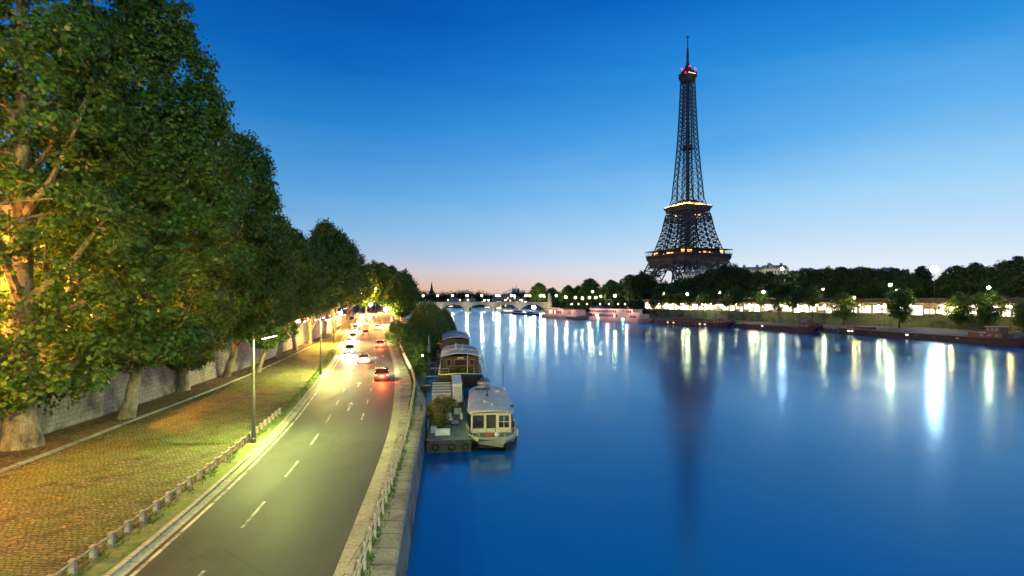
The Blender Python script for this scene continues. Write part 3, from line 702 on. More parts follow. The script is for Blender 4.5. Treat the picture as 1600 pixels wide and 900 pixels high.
# trees between the road and the river at the bend
RIV = 'trees between the road bend and the river'
def toptree(px, Y, pyt, lb, grp, i, w=.85):
    z = zS(Y)+.05 if Y < 430 else 9.9
    if grp is RIV: z = zR(Y)+.05 if Y < 430 else 9.9
    Hm = (26, 22)[i % 2]; s = (ZA(pyt, Y)-z)/Hm; ww = min(s, 1.25)*w
    tree_from('plane_tree', lb, 'tree', (XA(px, Y), Y, z), i*1.7, (far1, far2)[i % 2], grp, (ww, ww, s))
for i, (px, Y, pyt, lb) in enumerate([
    (626, 215, 430, 'rounded dark tree beside the end of the road, nearest of the riverside clump'),
    (630, 250, 424, 'rounded dark tree behind the nearest one of the riverside clump'),
    (634, 300, 430, 'dark tree in the middle of the riverside clump'),
    (640, 355, 440, 'dark tree towards the far end of the riverside clump'),
    (647, 415, 450, 'farthest dark tree of the riverside clump, beside the bridge end')]): toptree(px, Y, pyt, lb, RIV, i)
for i, (px, Y, pyt, lb) in enumerate([
    (597, 330, 412, 'tree glowing yellow over the point where both roads meet'),
    (572, 310, 415, 'tree with lit green leaves at the left side of the meeting roads'),
    (612, 400, 416, 'dark tree closing the view down the road'),
    (585, 400, 410, 'tall dark tree behind the meeting roads'),
    (548, 330, 405, 'dark tree on the far side of the upper street before the meeting roads'),
    (520, 300, 415, 'dark tree behind the upper street lamps')]): toptree(px, Y, pyt, lb, 'trees where the roads meet', i)
# row along the far side of the upper street
for i in range(8):
    Y = 42 + i*27; X = upL(Y)-2.2
    if i < 2: continue
    tree_from('plane_tree', ORD[i] + ' street tree counted from the camera along the house side of the upper street', 'tree', (X, Y, zS(Y)+.12), i*1.1, (far1, med3)[i % 2] if Y > 90 else far1, 'street trees in front of the houses', (.62, .62, .72))

# ------------------------------------------------------------------ willow, shrubs on the landing
def willow():
    rng = np.random.default_rng(31); pos, nrm, size = [], [], []
    cc = []
    for k in range(1050):
        th = rng.random()*6.28; r = 5.3*rng.random()**.5; ztop = 11.4*(1-(r/7.0)**2.2) + rng.normal()*.3
        ln = 1.2+rng.random()**.8*(4.5+r*.6); ln = min(ln, ztop-1.6)
        x, y = r*math.cos(th), r*math.sin(th); cc.append((x*.8, y*.8, ztop-.3))
        m_ = int(ln/.16)
        sway = rng.normal(size=2)*.25
        for j in range(m_):
            f = j/m_
            pos.append((x+math.cos(th)*.5*f**1.5+sway[0]*f+rng.normal()*.07, y+math.sin(th)*.5*f**1.5+sway[1]*f+rng.normal()*.07, ztop-ln*f)); nrm.append((math.cos(th)+rng.normal()*.6, math.sin(th)+rng.normal()*.6, .2)); size.append(.34+.25*rng.random())
    lm = leaves_mesh('crown', np.array(pos), np.array(nrm), np.array(size), 'long', M['leaf_c'], rng, hang=True)
    tm = trunk_mesh('trunk', 5, .4, [(0,0,0), (.2,0,2), (0,.2,4.5), (.1,0,7)], np.array(cc)[::8], 12, M['barkd'])
    return [('crown', lm), ('trunk', tm)]
wl = willow()
tree_from('willow_tree', 'weeping willow hanging over the moored boats, yellow lit on its road side', 'tree', (XA(668, 128), 128, 1.0), 0, wl, None, 1.0)
tree_from('willow_tree', 'darker smaller weeping willow on the river side behind the bigger willow', 'tree', (XA(694, 140), 140, 1.0), 1.2, wl, None, (.62, .62, .82))
def shrub_variant(seed, H, Rm, n, per, leaf, m, kind='diamond', trunk=True):
    prof = [(.15, Rm*.55), (H*.3, Rm), (H*.65, Rm*.85), (H, Rm*.2)]
    pos, nrm, cc, rng = crown_points(seed, prof, n, per, .42, .3, .8, .5)
    lm = leaves_mesh('foliage', pos, nrm, leaf*(.6+.8*rng.random(len(pos))), kind, m, rng)
    mb = MB()
    for k in range(7):
        c = cc[rng.integers(len(cc))]; mb.tube([(c[0]*.08, c[1]*.08, 0), (c[0]*.5, c[1]*.5, c[2]*.5), tuple(c)], [.05, .035, .012], 5, caps=False)
    o = mb.build('stem', M['barkd'], None, smooth=True); d = o.data; bpy.data.objects.remove(o)
    return [('foliage', lm), ('stem', d)]
sh1 = shrub_variant(41, 3.6, 2.0, 130, 60, .20, M['leaf_d'])
sh2 = shrub_variant(42, 2.4, 1.2, 70, 60, .13, M['leaf_e'])
sh3 = shrub_variant(43, 1.3, .6, 26, 50, .10, M['leaf_d'])
LS = 'shrubs on the lower landing'
for (x, y, s, lb) in [
    (641, 80.5, .75, 'light green shrub by the quay railing, nearest shrub of the landing'),
    (639, 90, 1.0, 'bushy light green shrub leaning on the railing behind the nearest shrub'),
    (636, 98, 1.25, 'tall green shrub by the railing in front of the willow'),
    (648, 107, 1.4, 'dark green shrub at the foot of the big willow'),
    (630, 111, 1.55, 'largest green shrub spilling over the railing near the willow'),
    (652, 104, 1.0, 'dark low shrub beside the folded parasol'),
    (624, 121, 1.6, 'green shrub behind the largest one along the railing'),
    (660, 116, 1.2, 'dark shrub between the willow and the grey roofed boat'),
    (617, 134, 1.6, 'green shrub at the far end of the railing')]:
    tree_from('shrub', lb, 'shrub', (XA(x, y)+1.2, y, 1.0), x, sh1, LS, s)
# ------------------------------------------------------------------ iron tower
TX, TY = XA(1074.5, 640), 640
tower = thing('lattice_tower', 'tall tapering iron lattice tower with lit platforms rising behind the riverside trees', 'tower', (TX, TY, 9.0), R(23), None, (.885, .885, 1))
W_ = curve([(0, 62.5), (20, 51.0), (40, 41.0), (57, 34.2), (85, 25.0), (115, 18.2), (118, 17.0), (145, 13.4), (175, 11.0), (199, 9.5), (235, 7.9), (273, 6.6), (276, 6.5)])
LW = curve([(0, 25), (57, 19.5), (115, 12.0), (145, 7.8), (190, 7.6), (276, 6.0)])   # width of one corner leg
def zlev(a, b, n, p=1.0): return [a+(b-a)*(1-(1-i/n)**p) if p != 1 else a+(b-a)*i/n for i in range(n+1)]
def leg(mb, sx, sy, levels, cw=1.0, bw=.42):
    def corners(z):
        w, l = W_(z), LW(z); i = w-l
        return [Vector((sx*w, sy*w, z)), Vector((sx*i, sy*w, z)), Vector((sx*i, sy*i, z)), Vector((sx*w, sy*i, z))]
    for a, b in zip(levels[:-1], levels[1:]):
        A, B = corners(a), corners(b)
        for k in range(4):
            k2 = (k+1) % 4
            mb.beam(A[k], B[k], cw); mb.beam(A[k], B[k2], bw); mb.beam(A[k2], B[k], bw); mb.beam(B[k], B[k2], bw)
            mm, nn = (A[k]+A[k2])/2, (B[k]+B[k2])/2
            mb.beam(mm, nn, bw*.8); mb.beam((A[k]+B[k])/2, (A[k2]+B[k2])/2, bw*.8)
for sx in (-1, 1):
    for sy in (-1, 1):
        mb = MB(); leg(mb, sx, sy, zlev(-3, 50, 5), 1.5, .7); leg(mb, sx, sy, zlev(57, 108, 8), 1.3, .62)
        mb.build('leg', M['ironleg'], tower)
# arches between the legs under the first platform
for k in range(4):
    mb = MB(); c, s = math.cos(k*math.pi/2), math.sin(k*math.pi/2)
    def q(u, d, z): return (u*c - d*s, u*s + d*c, z)
    pr = None
    for i in range(25):
        t = math.pi*i/24; zi = 6+36*math.sin(t); zo = 6+41.5*math.sin(t); ui, uo = -34*math.cos(t), -38.5*math.cos(t)
        di, do = -W_(max(0, zi))+1, -W_(max(0, zo))+1
        A, B = q(ui, di, zi), q(uo, do, zo)
        mb.beam(A, B, .5)
        if pr: mb.beam(pr[0], A, 1.1); mb.beam(pr[1], B, .9); mb.beam(pr[0], B, .45); mb.beam(pr[1], A, .45)
        pr = (A, B)
    mb.build('arch', M['iron'], tower)
# first platform
def ring(mb, w0, w1, z0, z1, t=.6):
    for k in range(4):
        c, s = math.cos(k*math.pi/2), math.sin(k*math.pi/2)
        P = [(-w0, -w0, z0), (w0, -w0, z0), (w1, -w1, z1), (-w1, -w1, z1), (-w0+t, -w0+t, z0), (w0-t, -w0+t, z0), (w1-t, -w1+t, z1), (-w1+t, -w1+t, z1)]
        vs = [(x*c-y*s, x*s+y*c, z) for x, y, z in P]
        mb.add(vs, [(0,1,2,3), (5,4,7,6), (0,4,5,1), (3,2,6,7), (0,3,7,4), (1,5,6,2)])
def faces(mb, fn):
    for k in range(4):
        c, s = math.cos(k*math.pi/2), math.sin(k*math.pi/2)
        def T(u, d, z): return (u*c - d*s, u*s + d*c, z)
        fn(T)
p1 = MB()
ring(p1, 38.4, 39.2, 52.2, 54.0, .7); ring(p1, 39.8, 40.2, 57.4, 58.6, .6); ring(p1, 38.6, 38.6, 54.0, 57.4, .4)
p1.box(0, 0, 57.9, 78, 78, .5); p1.b2(-37, 37, -37, 37, 50.4, 51.0)
def f1(T):
    for i in range(27):
        u = -38.5+77*i/26; p1.beam(T(u, -38.6, 53.5), T(u, -40.0, 57.6), .7)
    # lattice belt under the gallery
    n = 22
    for i in range(n):
        a, b = -36.5+73*i/n, -36.5+73*(i+1)/n
        p1.beam(T(a, -37, 44.5), T(b, -37, 51.8), .55); p1.beam(T(b, -37, 44.5), T(a, -37, 51.8), .55); p1.beam(T(a, -37, 44.5), T(a, -37, 51.8), .4)
    p1.beam(T(-37.5, -37, 44.3), T(37.5, -37, 44.3), 1.1); p1.beam(T(-37.5, -37, 48.2), T(37.5, -37, 48.2), .6); p1.beam(T(-38, -37.4, 51.6), T(38, -37.4, 51.6), 1.1)
faces(p1, f1)
p1o = p1.build('first_platform', M['iron'], tower)
# pavilion: posts, flat roof, lit rooms behind glass
pv = MB()
pv.b2(-40.5, 40.5, -40.5, 40.5, 63.4, 64.0)
def f2(T):
    for i in range(19):
        u = -39.6+79.2*i/18; pv.beam(T(u, -39.6, 58), T(u, -39.6, 63.6), .28)
    pv.beam(T(-39.8, -39.8, 59.3), T(39.8, -39.8, 59.3), .12)
    for u0, u1 in ((-33, -14), (-11, 12), (15, 33)):
        A = T(u0, -33, 58); B = T(u1, -33.8, 58)
        for t in range(8):
            u = u0+(u1-u0)*t/7; pv.beam(T(u, -33.2, 58), T(u, -33.2, 63.5), .3)
faces(pv, f2); pvo = pv.build('pavilion_frame', M['irond'], p1o)
bx = MB(); bx.b2(-32.6, 32.6, -32.6, 32.6, 58.1, 63.2); bx.build('pavilion_room', M['irond'], p1o)
lt = MB()
def f3(T):
    rng = random.Random(3)
    for u0, u1, h in ((-30, -22, 3.4), (-10, -8, 1.2), (-3, 4, 2.2), (6, 10, 1.8), (13, 15, 1.5), (25, 31, 4.0)):
        a = T(u0, -32.9, 58.8); b = T(u1, -32.9, 58.8+h); lt.b2(min(a[0], b[0])-.02, max(a[0], b[0])+.02, min(a[1], b[1])-.02, max(a[1], b[1])+.02, a[2], b[2])
faces(lt, f3); lt.build('lit_window', M['e_gold'], p1o)
ug = MB()
def f4(T):
    for i in range(14):
        u = -30+60*i/13; p = T(u, -35.5, 49.6); ug.box(p[0], p[1], p[2], 1.6, 1.6, .35)
faces(ug, f4); ug.build('floodlight', M['e_goldsoft'], p1o)
# second platform
p2 = MB()
ring(p2, 19.6, 22.4, 110.8, 115.5, .5); ring(p2, 22.6, 22.6, 115.4, 116.6, .4); p2.b2(-22, 22, -22, 22, 115.0, 115.5)
def f5(T):
    for i in range(17):
        u = -19.5+39*i/16; p2.beam(T(u, -19.7, 111), T(u*1.14, -22.6, 116.2), .35)
    for z0, z1 in ((100, 103.4), (107.4, 111)):
        w = W_((z0+z1)/2)+.2; n = 12
        p2.beam(T(-w, -w, z0), T(w, -w, z0), .9); p2.beam(T(-w, -w, z1), T(w, -w, z1), .9)
        for i in range(n):
            a, b = -w+2*w*i/n, -w+2*w*(i+1)/n; p2.beam(T(a, -w, z0), T(b, -w, z1), .35); p2.beam(T(b, -w, z0), T(a, -w, z1), .35)
faces(p2, f5)
p2o = p2.build('second_platform', M['iron'], tower)
rm = MB(); rm.b2(-12.5, 12.5, -12.5, 12.5, 116, 121.5); rm.b2(-14, 14, -14, 14, 121.5, 122.2); rm.b2(-9, 9, -9, 9, 122.2, 124.4)
rm.build('pavilion_room', M['irond'], p2o)
l2 = MB(); rg2 = random.Random(8)
def f6(T):
    for i in range(22):
        u = -21.5+43*(i+rg2.random()*.6)/22; p = T(u, -21.9, 117.2+rg2.random()*.5); l2.box(p[0], p[1], p[2], .42, .42, .42)
    for i in range(9):
        u = -11.5+23*i/8; p = T(u, -13.0, 117.5+rg2.random()*2.4); l2.box(p[0], p[1], p[2], 1.9, 1.9, 1.5)
faces(l2, f6); l2.build('gallery_lamp', M['e_gold2'], p2o)
l3 = MB()
def f7(T):
    for u in (-3, 3, 5): p = T(u, -17.6, 105.2); l3.box(p[0], p[1], p[2], .9, .9, .9)
faces(l3, f7); l3.build('lit_window', M['e_gold'], p2o)
# shaft
sh = MB(); lv = [116]
while lv[-1] < 266: lv.append(lv[-1] + max(4.6, (W_(lv[-1])*.62)))
lv[-1] = 270
for a, b in zip(lv[:-1], lv[1:]):
    def fs_(T):
        wa, wb = W_(a), W_(b); ia, ib = max(1.3, wa-LW(a)), max(1.3, wb-LW(b)); cw = 1.15 - .35*(a-116)/154
        xs = [(-wa, -wb), (-ia, -ib), (ia, ib), (wa, wb)]
        for j, (ua, ub) in enumerate(xs):
            if j != 3: sh.beam(T(ua, -wa, a), T(ub, -wb, b), cw if j == 0 else cw*.62)
        for (u0, v0), (u1, v1) in ((xs[0], xs[1]), (xs[2], xs[3])):
            sh.beam(T(u0, -wa, a), T(v1, -wb, b), .45); sh.beam(T(u1, -wa, a), T(v0, -wb, b), .45); sh.beam(T(v0, -wb, b), T(v1, -wb, b), .32)
            um, vm = (u0+u1)/2, (v0+v1)/2
            sh.beam(T((u0+v0)/2, -(wa+wb)/2, (a+b)/2), T((u1+v1)/2, -(wa+wb)/2, (a+b)/2), .25)
        sh.beam(T(xs[1][0], -wa, a), T(xs[2][1], -wb, b), .3); sh.beam(T(xs[2][0], -wa, a), T(xs[1][1], -wb, b), .3); sh.beam(T(xs[1][1], -wb, b), T(xs[2][1], -wb, b), .32)
    faces(sh, fs_)
    for sx in (-1, 1):
        for sy in (-1, 1):
            wa, wb = W_(a), W_(b); ia, ib = max(1.3, wa-LW(a)), max(1.3, wb-LW(b))
            sh.beam((sx*ia, sy*ia, a), (sx*ib, sy*ib, b), .5)
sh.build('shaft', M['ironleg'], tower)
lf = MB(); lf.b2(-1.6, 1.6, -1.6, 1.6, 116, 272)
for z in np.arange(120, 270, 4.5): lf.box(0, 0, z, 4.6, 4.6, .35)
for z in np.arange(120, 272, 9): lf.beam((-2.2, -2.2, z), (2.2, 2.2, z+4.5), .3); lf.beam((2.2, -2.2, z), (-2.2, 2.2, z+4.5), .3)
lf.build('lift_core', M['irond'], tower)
ml = MB(); ml.b2(-7, 7, -7, 7, 186.5, 187.2); ml.b2(-4.8, 4.8, -4.8, 4.8, 187.2, 190.5); ml.build('middle_landing', M['iron'], tower)
# top
tp = MB(); ring(tp, 6.6, 8.6, 268, 274, .4); tp.b2(-8.8, 8.8, -8.8, 8.8, 274, 275); tp.b2(-8.4, 8.4, -8.4, 8.4, 275, 277.8); tp.b2(-8.9, 8.9, -8.9, 8.9, 277.8, 278.3)
tp.b2(-6.2, 6.2, -6.2, 6.2, 278.3, 281.5)
for k in range(12):
    a = k*math.pi/6; tp.tube([(6.8*math.cos(a), 6.8*math.sin(a), 278), (7.2*math.cos(a), 7.2*math.sin(a), 284)], .22, 5)
tp.lathe([(5.2, 281.5), (5.0, 283.5), (3.4, 287), (2.2, 289.5), (2.0, 292)], (0,0,0), 12)
tpo = tp.build('top_platform', M['irond'], tower)
an = MB(); an.lathe([(1.7, 292), (1.6, 302), (1.15, 302.2), (1.05, 309)], (0,0,0), 10); an.lathe([(.62, 309), (.55, 322), (.4, 324)], (0,0,0), 8)
for z in range(293, 308, 2): an.box(0, 0, z, 3.9, .35, .7); an.box(0, 0, z+1, .35, 3.9, .7)
an.beam((-3.0, 0, 322.6), (3.0, 0, 322.6), .5); an.beam((0, -3, 322.6), (0, 3, 322.6), .5)
an.build('antenna', M['irond'], tower)
lm_ = MB()
for u in (-5, -2.5, 0, 2.5, 5):
    lm_.box(u, -8.5, 276.4, 1.6, .4, .8)
lm_.build('gallery_lamp', M['e_win'], tpo)
for (x, y, z) in ((-8.9, -6, 276.2), (-3.6, -7.4, 284.2), (8.6, -5, 283.6), (-7.0, 3.5, 284.0)):
    mb = MB(); mb.ball((0, 0, 0), .95, 10, 6); mb.build('beacon', M['e_red'], tower, loc=(x, y, z))

# ------------------------------------------------------------------ stone bridge of five arches
BY = 622
br = thing('stone_bridge', 'pale stone road bridge of low segmental arches crossing the river in the distance', 'bridge', (0, BY, 0))
cent = [-99.5, -68.5, -37.5, -6.5, 24.5]; half = 14
x0, x1 = -118, 42
def under(x):
    for c in cent:
        if abs(x-c) < half: return 2.6 + 5.3*math.sqrt(max(0, 1-((x-c)/half)**2))**1.0*1.0 if False else 2.6+5.3*(1-((x-c)/half)**2)
    return -2
xs = sorted(set(list(np.linspace(x0, x1, 2)) + [c+half*t for c in cent for t in np.linspace(-1, 1, 25)] + [c+s*(half+.001) for c in cent for s in (-1, 1)]))
xs = [x for x in xs if x0 <= x <= x1]
bd = MB()
for yy_ in (0, 34):
    for a, b in zip(xs[:-1], xs[1:]):
        ua, ub = under(a), under(b)
        if abs(b-a) < .01: continue
        if ua < 0 or ub < 0: ua = ub = -2
        bd.add([(a, yy_, ua), (b, yy_, ub), (b, yy_, 9.4), (a, yy_, 9.4)], [(0, 1, 2, 3)])
for a, b in zip(xs[:-1], xs[1:]):
    ua, ub = under(a), under(b)
    if ua < 0 or ub < 0: continue
    bd.add([(a, 0, ua), (b, 0, ub), (b, 34, ub), (a, 34, ua)], [(0, 3, 2, 1)])
bd.add([(x0, 0, 9.4), (x1, 0, 9.4), (x1, 34, 9.4), (x0, 34, 9.4)], [(0, 1, 2, 3)])
bd.build('arched_wall', M['stonebridge'], br)
pm = MB(); pm.prism([(-1.6, -.3), (0, -3.2), (1.6, -.3), (1.6, 34.3), (-1.6, 34.3)], -2.5, 4.0); pm.prism([(-1.8, -.5), (0, -3.6), (1.8, -.5), (1.8, 34.5), (-1.8, 34.5)], 4.0, 4.5)
pd = None
for c in (-84.01, -53.01, -22.01, 9.01):
    if pd is None: pd = pm.build('pier', M['stonebridge'], br); o = pd
    else: o = pd.copy(); COL.objects.link(o); o.parent = br
    o.location = (c, 0, 0)
for c in (-99.5, -68.5, -37.5, -6.5, 24.5):  # lights added off the piers to brighten the bridge face
    f = MB(); f.box(0, 0, 0, .5, .5, .3); fo = f.build('added_wash_light', M['darksteel'], br, loc=(c+15.5, -5.2, 4.3))
    l = bpy.data.lights.get('bridge_wash') or bpy.data.lights.new('bridge_wash', 'POINT'); l.energy = 2200; l.color = (1, .84, .5); l.shadow_soft_size = .3
    lo = bpy.data.objects.new('bridge_wash', l); COL.objects.link(lo); lo.parent = br; lo.location = (c+15.5, -10, 7.5)
mb = MB(); mb.b2(x0, x1, -.55, .2, 9.2, 9.75); mb.b2(x0, x1, 33.8, 34.5, 9.2, 9.75)
for x in np.arange(x0, x1, 1.6): mb.b2(x, x+.6, -.45, 0, 8.85, 9.2)
mb.build('cornice', M['limestone'], br)
mb = MB(); mb.b2(x0, x1, -.35, .0, 9.75, 10.75); mb.b2(x0, x1, 33.9, 34.3, 9.75, 10.75); mb.b2(x0, x1, -.42, .08, 10.75, 10.9); mb.build('parapet', M['stonebridge'], br)
mb = MB(); mb.b2(x0, x1, .2, 33.8, 9.42, 9.75); mb.build('deck', M['asphalt'], br)
for px in (859, 647):
    x = XA(px, BY-4)
    th = thing('stone_pylon', 'square stone pylon at the ' + ('tower' if px > 800 else 'tree shaded') + ' end of the bridge', 'monument', (x, BY-3, 5))
    mb = MB(); mb.b2(-2, 2, -2, 2, -4, 5.5); mb.b2(-2.3, 2.3, -2.3, 2.3, 5.5, 6.1); mb.b2(-1.8, 1.8, -1.8, 1.8, 6.1, 12.2); mb.b2(-2.2, 2.2, -2.2, 2.2, 12.2, 12.9); mb.build('pedestal', M['limestone'], th)
    mb = MB(); mb.lathe([(1.2, 12.9), (.9, 13.8), (1.1, 14.6), (.7, 15.8), (.35, 16.2), (.45, 16.7), (.1, 17.1)], (0,0,0), 9); mb.build('statue', M['limestone'], th, smooth=True)
# ------------------------------------------------------------------ lamps
def globe_lamp(name, label, x, y, z, h, m, r, group, arm=0, post=None, cat='street lamp', double=False):
    """post with a glowing globe in a small cap; z foot, h height of the globe"""
    th = thing(name, label, cat, (x, y, z), 0, group)
    mb = MB(); mb.lathe([(.16, 0), (.15, .5), (.08, .6), (.06, h-.5), (.09, h-r*1.05), (.09, h-r*.9)], (0,0,0), 7); mb.build('pole', post or M['darksteel'], th)
    mb = MB(); mb.ball((0, 0, h), r, 10, 6); mb.build('globe', m, th)
    mb = MB(); mb.lathe([(r*.45, h+r*.9), (r*.3, h+r*1.15), (.05, h+r*1.4)], (0,0,0), 7); mb.build('cap', post or M['darksteel'], th)
    return th
# lit lamps on the bridge
BL = 'lamps along the near parapet of the bridge'
for i, px in enumerate((661, 684, 707, 730, 753, 776, 799, 822, 845)):
    Y = BY+.6; globe_lamp('bridge_lamp', ORD[i] + ' lamp from the tree side on the near parapet of the stone bridge', XA(px, Y), Y, 10.9, ZA(462, Y)-10.9, M['e_star'], .75, BL)
BL2 = 'lamps along the far parapet of the bridge'
for i, px in enumerate((780, 804, 828, 840)):
    Y = BY+33; globe_lamp('bridge_lamp', ORD[i] + ' lamp from the tree side on the far parapet of the stone bridge', XA(px+ (10 if i == 3 else 0), Y), Y, 10.9, ZA(462.3, Y)-10.9, M['e_star'], .68, BL2)
# tall grey lamps beside the near road, with a tube luminaire on a short arm over the road
NL = 'tall grey lamps with a bare tube head on the cobbled side of the road'
def tube_lamp(label, x, y, z, H, on=True, rz=0, P=900, col=(.72, 1.0, .30)):
    th = thing('street_lamp', label, 'street lamp', (x, y, z), rz, NL)
    mb = MB(); mb.lathe([(.19, -.02), (.18, .30), (.14, .34), (.125, 1.1), (.105, H*.5), (.10, H*.5+.03), (.075, H*.52), (.07, H)], (0,0,0), 12); mb.build('pole', M['steel'], th, smooth=True)
    mb = MB(); mb.tube([(0, 0, H-.15), (.12, 0, H-.02), (.45, 0, H-.08), (.75, 0, H-.22)], [.05, .05, .045, .04], 8); mb.build('arm', M['darksteel'], th, smooth=True)
    mb = MB(); mb.k = 0; mb.beam((.55, 0, H-.13), (1.55, .0, H+.10), .26, .10); ho = mb.build('head', M['steel'], th, bevel=.02)
    mb = MB(); mb.beam((.60, 0, H-.20), (1.53, 0, H+.015), .17, .05); mb.build('tube', M['e_green'], ho)
    if on:
        l = bpy.data.lights.new('tube_light', 'AREA'); l.shape = 'RECTANGLE'; l.size = .95; l.size_y = .25; l.energy = P; l.color = col; l.spread = R(170)
        lo = bpy.data.objects.new('tube_light', l); COL.objects.link(lo); lo.parent = th; lo.location = (1.05, 0, H-.22); lo.rotation_euler = (0, R(4), 0)
    return th
tube_lamp('tall grey lamp with a lit tube head, nearest the camera beside the low fence', XA(396, 36.6), 36.6, 2.5, 7.35, rz=R(6), P=4300, col=(.88, 1.0, .26))
tube_lamp('tall grey lamp standing on bright green grass, second along the road', XA(501, 70.4), 70.4, 2.5, 7.4, rz=R(10), P=8000, col=(1, .96, .26))
tube_lamp('tall grey lamp beyond the grass, third along the road', XA(522, 115.6), 115.6, 2.5, 7.4, rz=R(15), P=17000, col=(1, .64, .14))
tube_lamp('tall grey lamp at the start of the road bend, fourth along the road', XA(534, 168), 168, 2.5, 7.4, rz=R(15), P=34000, col=(1, .52, .09))
# two unseen lamps put behind the camera, standing in for the near bridge's own
def tall_lamp(label, x, y, z, H, P, col):
    th = thing('street_lamp', label, 'street lamp', (x, y, z), 0, 'tall lamps at the bridge foot behind the viewer')
    mb = MB(); mb.lathe([(.22, 0), (.2, .9), (.12, 1.0), (.08, H)], (0,0,0), 10); mb.build('pole', M['steel'], th)
    mb = MB(); mb.lathe([(.1, H), (.42, H+.1), (.42, H+.18), (.05, H+.45)], (0,0,0), 12); mb.build('hood', M['steel'], th)
    l = bpy.data.lights.new('lamp_light', 'POINT'); l.energy = P; l.color = col; l.shadow_soft_size = .2
    lo = bpy.data.objects.new('lamp_light', l); COL.objects.link(lo); lo.parent = th; lo.location = (0, 0, H-.35)
tall_lamp('unseen tall lamp put on the cobbled bank at the bridge foot', -24, -14, 2.5, 24, 44000, (.72, 1.0, .30))
tall_lamp('unseen tall lamp put at the river side of the bridge foot', 7, -16, -2, 28, 130000, (.95, 1.0, .50))
# sodium lamps of the upper street
SOD = 11
SL = 'sodium lamps along the upper street'
def sodium(label, px, py, Y, P=2500, r=.28, foot=None, m='e_sodium', col=(1, .38, .04)):
    x = XA(px, Y); z = ZA(py, Y); f = zS(Y)+.1 if foot is None else foot
    th = globe_lamp('street_lamp', label, x, Y, f, z-f, M[m], r, SL)
    if P:
        l = bpy.data.lights.new('lamp_light', 'POINT'); l.energy = P*SOD; l.color = col; l.shadow_soft_size = .3
        lo = bpy.data.objects.new('lamp_light', l); COL.objects.link(lo); lo.parent = th; lo.location = (.0, 0, z-f-.75)
for i, (px, py, Y, P) in enumerate([(182, 450, 56, 5200), (231, 440, 74, 4200), (-40, 440, 42, 5200), (411, 463, 104, 3600), (458, 481, 118, 3400), (491, 472, 150, 3400), (505, 447, 185, 2600), (542, 449, 215, 2600), (552, 450, 245, 2200), (565, 458, 285, 2200), (587, 451, 300, 2400)]):
    sodium(('orange lamp glowing between the leaves, ' + ORD[i] + ' along the upper street') if i != 2 else 'orange lamp hidden in the crown of the nearest plane tree', px, py, Y, P)
sodium('dazzling yellow lamp low over the right end of the road', 603, 483, 210, 15000, .8, 2.6, 'e_warm', (1, .52, .12))
sodium('bright lamp where the two roads meet', 579, 476, 300, 12000, .8, None, 'e_warm', (1, .6, .18))
# warm lamps lighting the wall and trees from the street edge, same lanterns on the parapet side
for i, (x, y) in enumerate(((-36.5, 14), (-37.2, 25), (-36.9, 33.5), (-38.2, 48))):
    th = globe_lamp('street_lamp', ('sodium lamp on the wall top outside the picture, beside the viewer', 'sodium lamp on the wall top outside the picture, before the first plane tree', 'sodium lamp on the wall top behind the nearest plane tree', 'sodium lamp on the wall top behind the second plane tree')[i], x, y, 6.6, (6.5, 6.5, 5.2, 5.2)[i], M['e_sodium'], .28, SL)
    l = bpy.data.lights.new('lamp_light', 'POINT'); l.energy = (26000, 16000, 15000, 15000)[i]; l.color = (1, .38, .04); l.shadow_soft_size = .3
    lo = bpy.data.objects.new('lamp_light', l); COL.objects.link(lo); lo.parent = th; lo.location = (0, 0, (5.7, 5.7, 4.5, 4.5)[i])
th = globe_lamp('street_lamp', 'sodium lamp added in the soil bed outside the picture, before the nearest trunk', -29.5, 21, 2.6, 8.5, M['e_sodium'], .28, SL)
l = bpy.data.lights.new('lamp_light', 'POINT'); l.energy = 12000; l.color = (1, .38, .05); l.shadow_soft_size = .3  # out-of-view lamp added for orange light on trunk, low leaves and cobbles
lo = bpy.data.objects.new('lamp_light', l); COL.objects.link(lo); lo.parent = th; lo.location = (0, 0, 7.7)
# ------------------------------------------------------------------ far bank lamps
QL = 'bright lamps along the far quay'
k = 0
for (px, py, Y, r) in [(869, 462, 560, .45), (884, 464, 540, .55), (899, 465, 520, .40), (910, 466, 500, .5), (921, 465, 490, .5), (931, 465, 480, .5), (939, 463, 470, .42), (926, 456, 520, .5), (961, 462, 430, .6), (1037, 459, 345, .28), (1074, 459.5, 318, .42), (1125, 457, 300, .26), (1193, 456, 268, .40), (1391, 445, 222, .42), (1400, 452, 235, .28), (1545, 449.5, 186, .34), (1286, 452, 246, .16)]:
    X = XA(px, Y); foot = 5.45 if X > wrX(Y)+1 else 1.5
    th = globe_lamp('street_lamp', 'bright greenish lamp on a pole, ' + ORD[k] + ' of the far quay counted from the stone bridge', X, Y, foot, ZA(py, Y)-foot, M['e_quay'], r*1.35, QL); k += 1
FLD = 'white floodlight masts above the far bank trees'
for px, py, Y, r, lb in ((1222, 420, 300, .42, 'tall mast with a white floodlight over the trees in the middle of the far bank'), (1460, 421, 226, .95, 'tall mast with the most dazzling white floodlight of the far bank')):
    globe_lamp('floodlight_mast', lb, XA(px, Y), Y, 5.45, ZA(py, Y)-5.45, M['e_flood'], r*1.5, FLD, cat='floodlight')
SM = 'small lamps in front of the lit railway gallery'
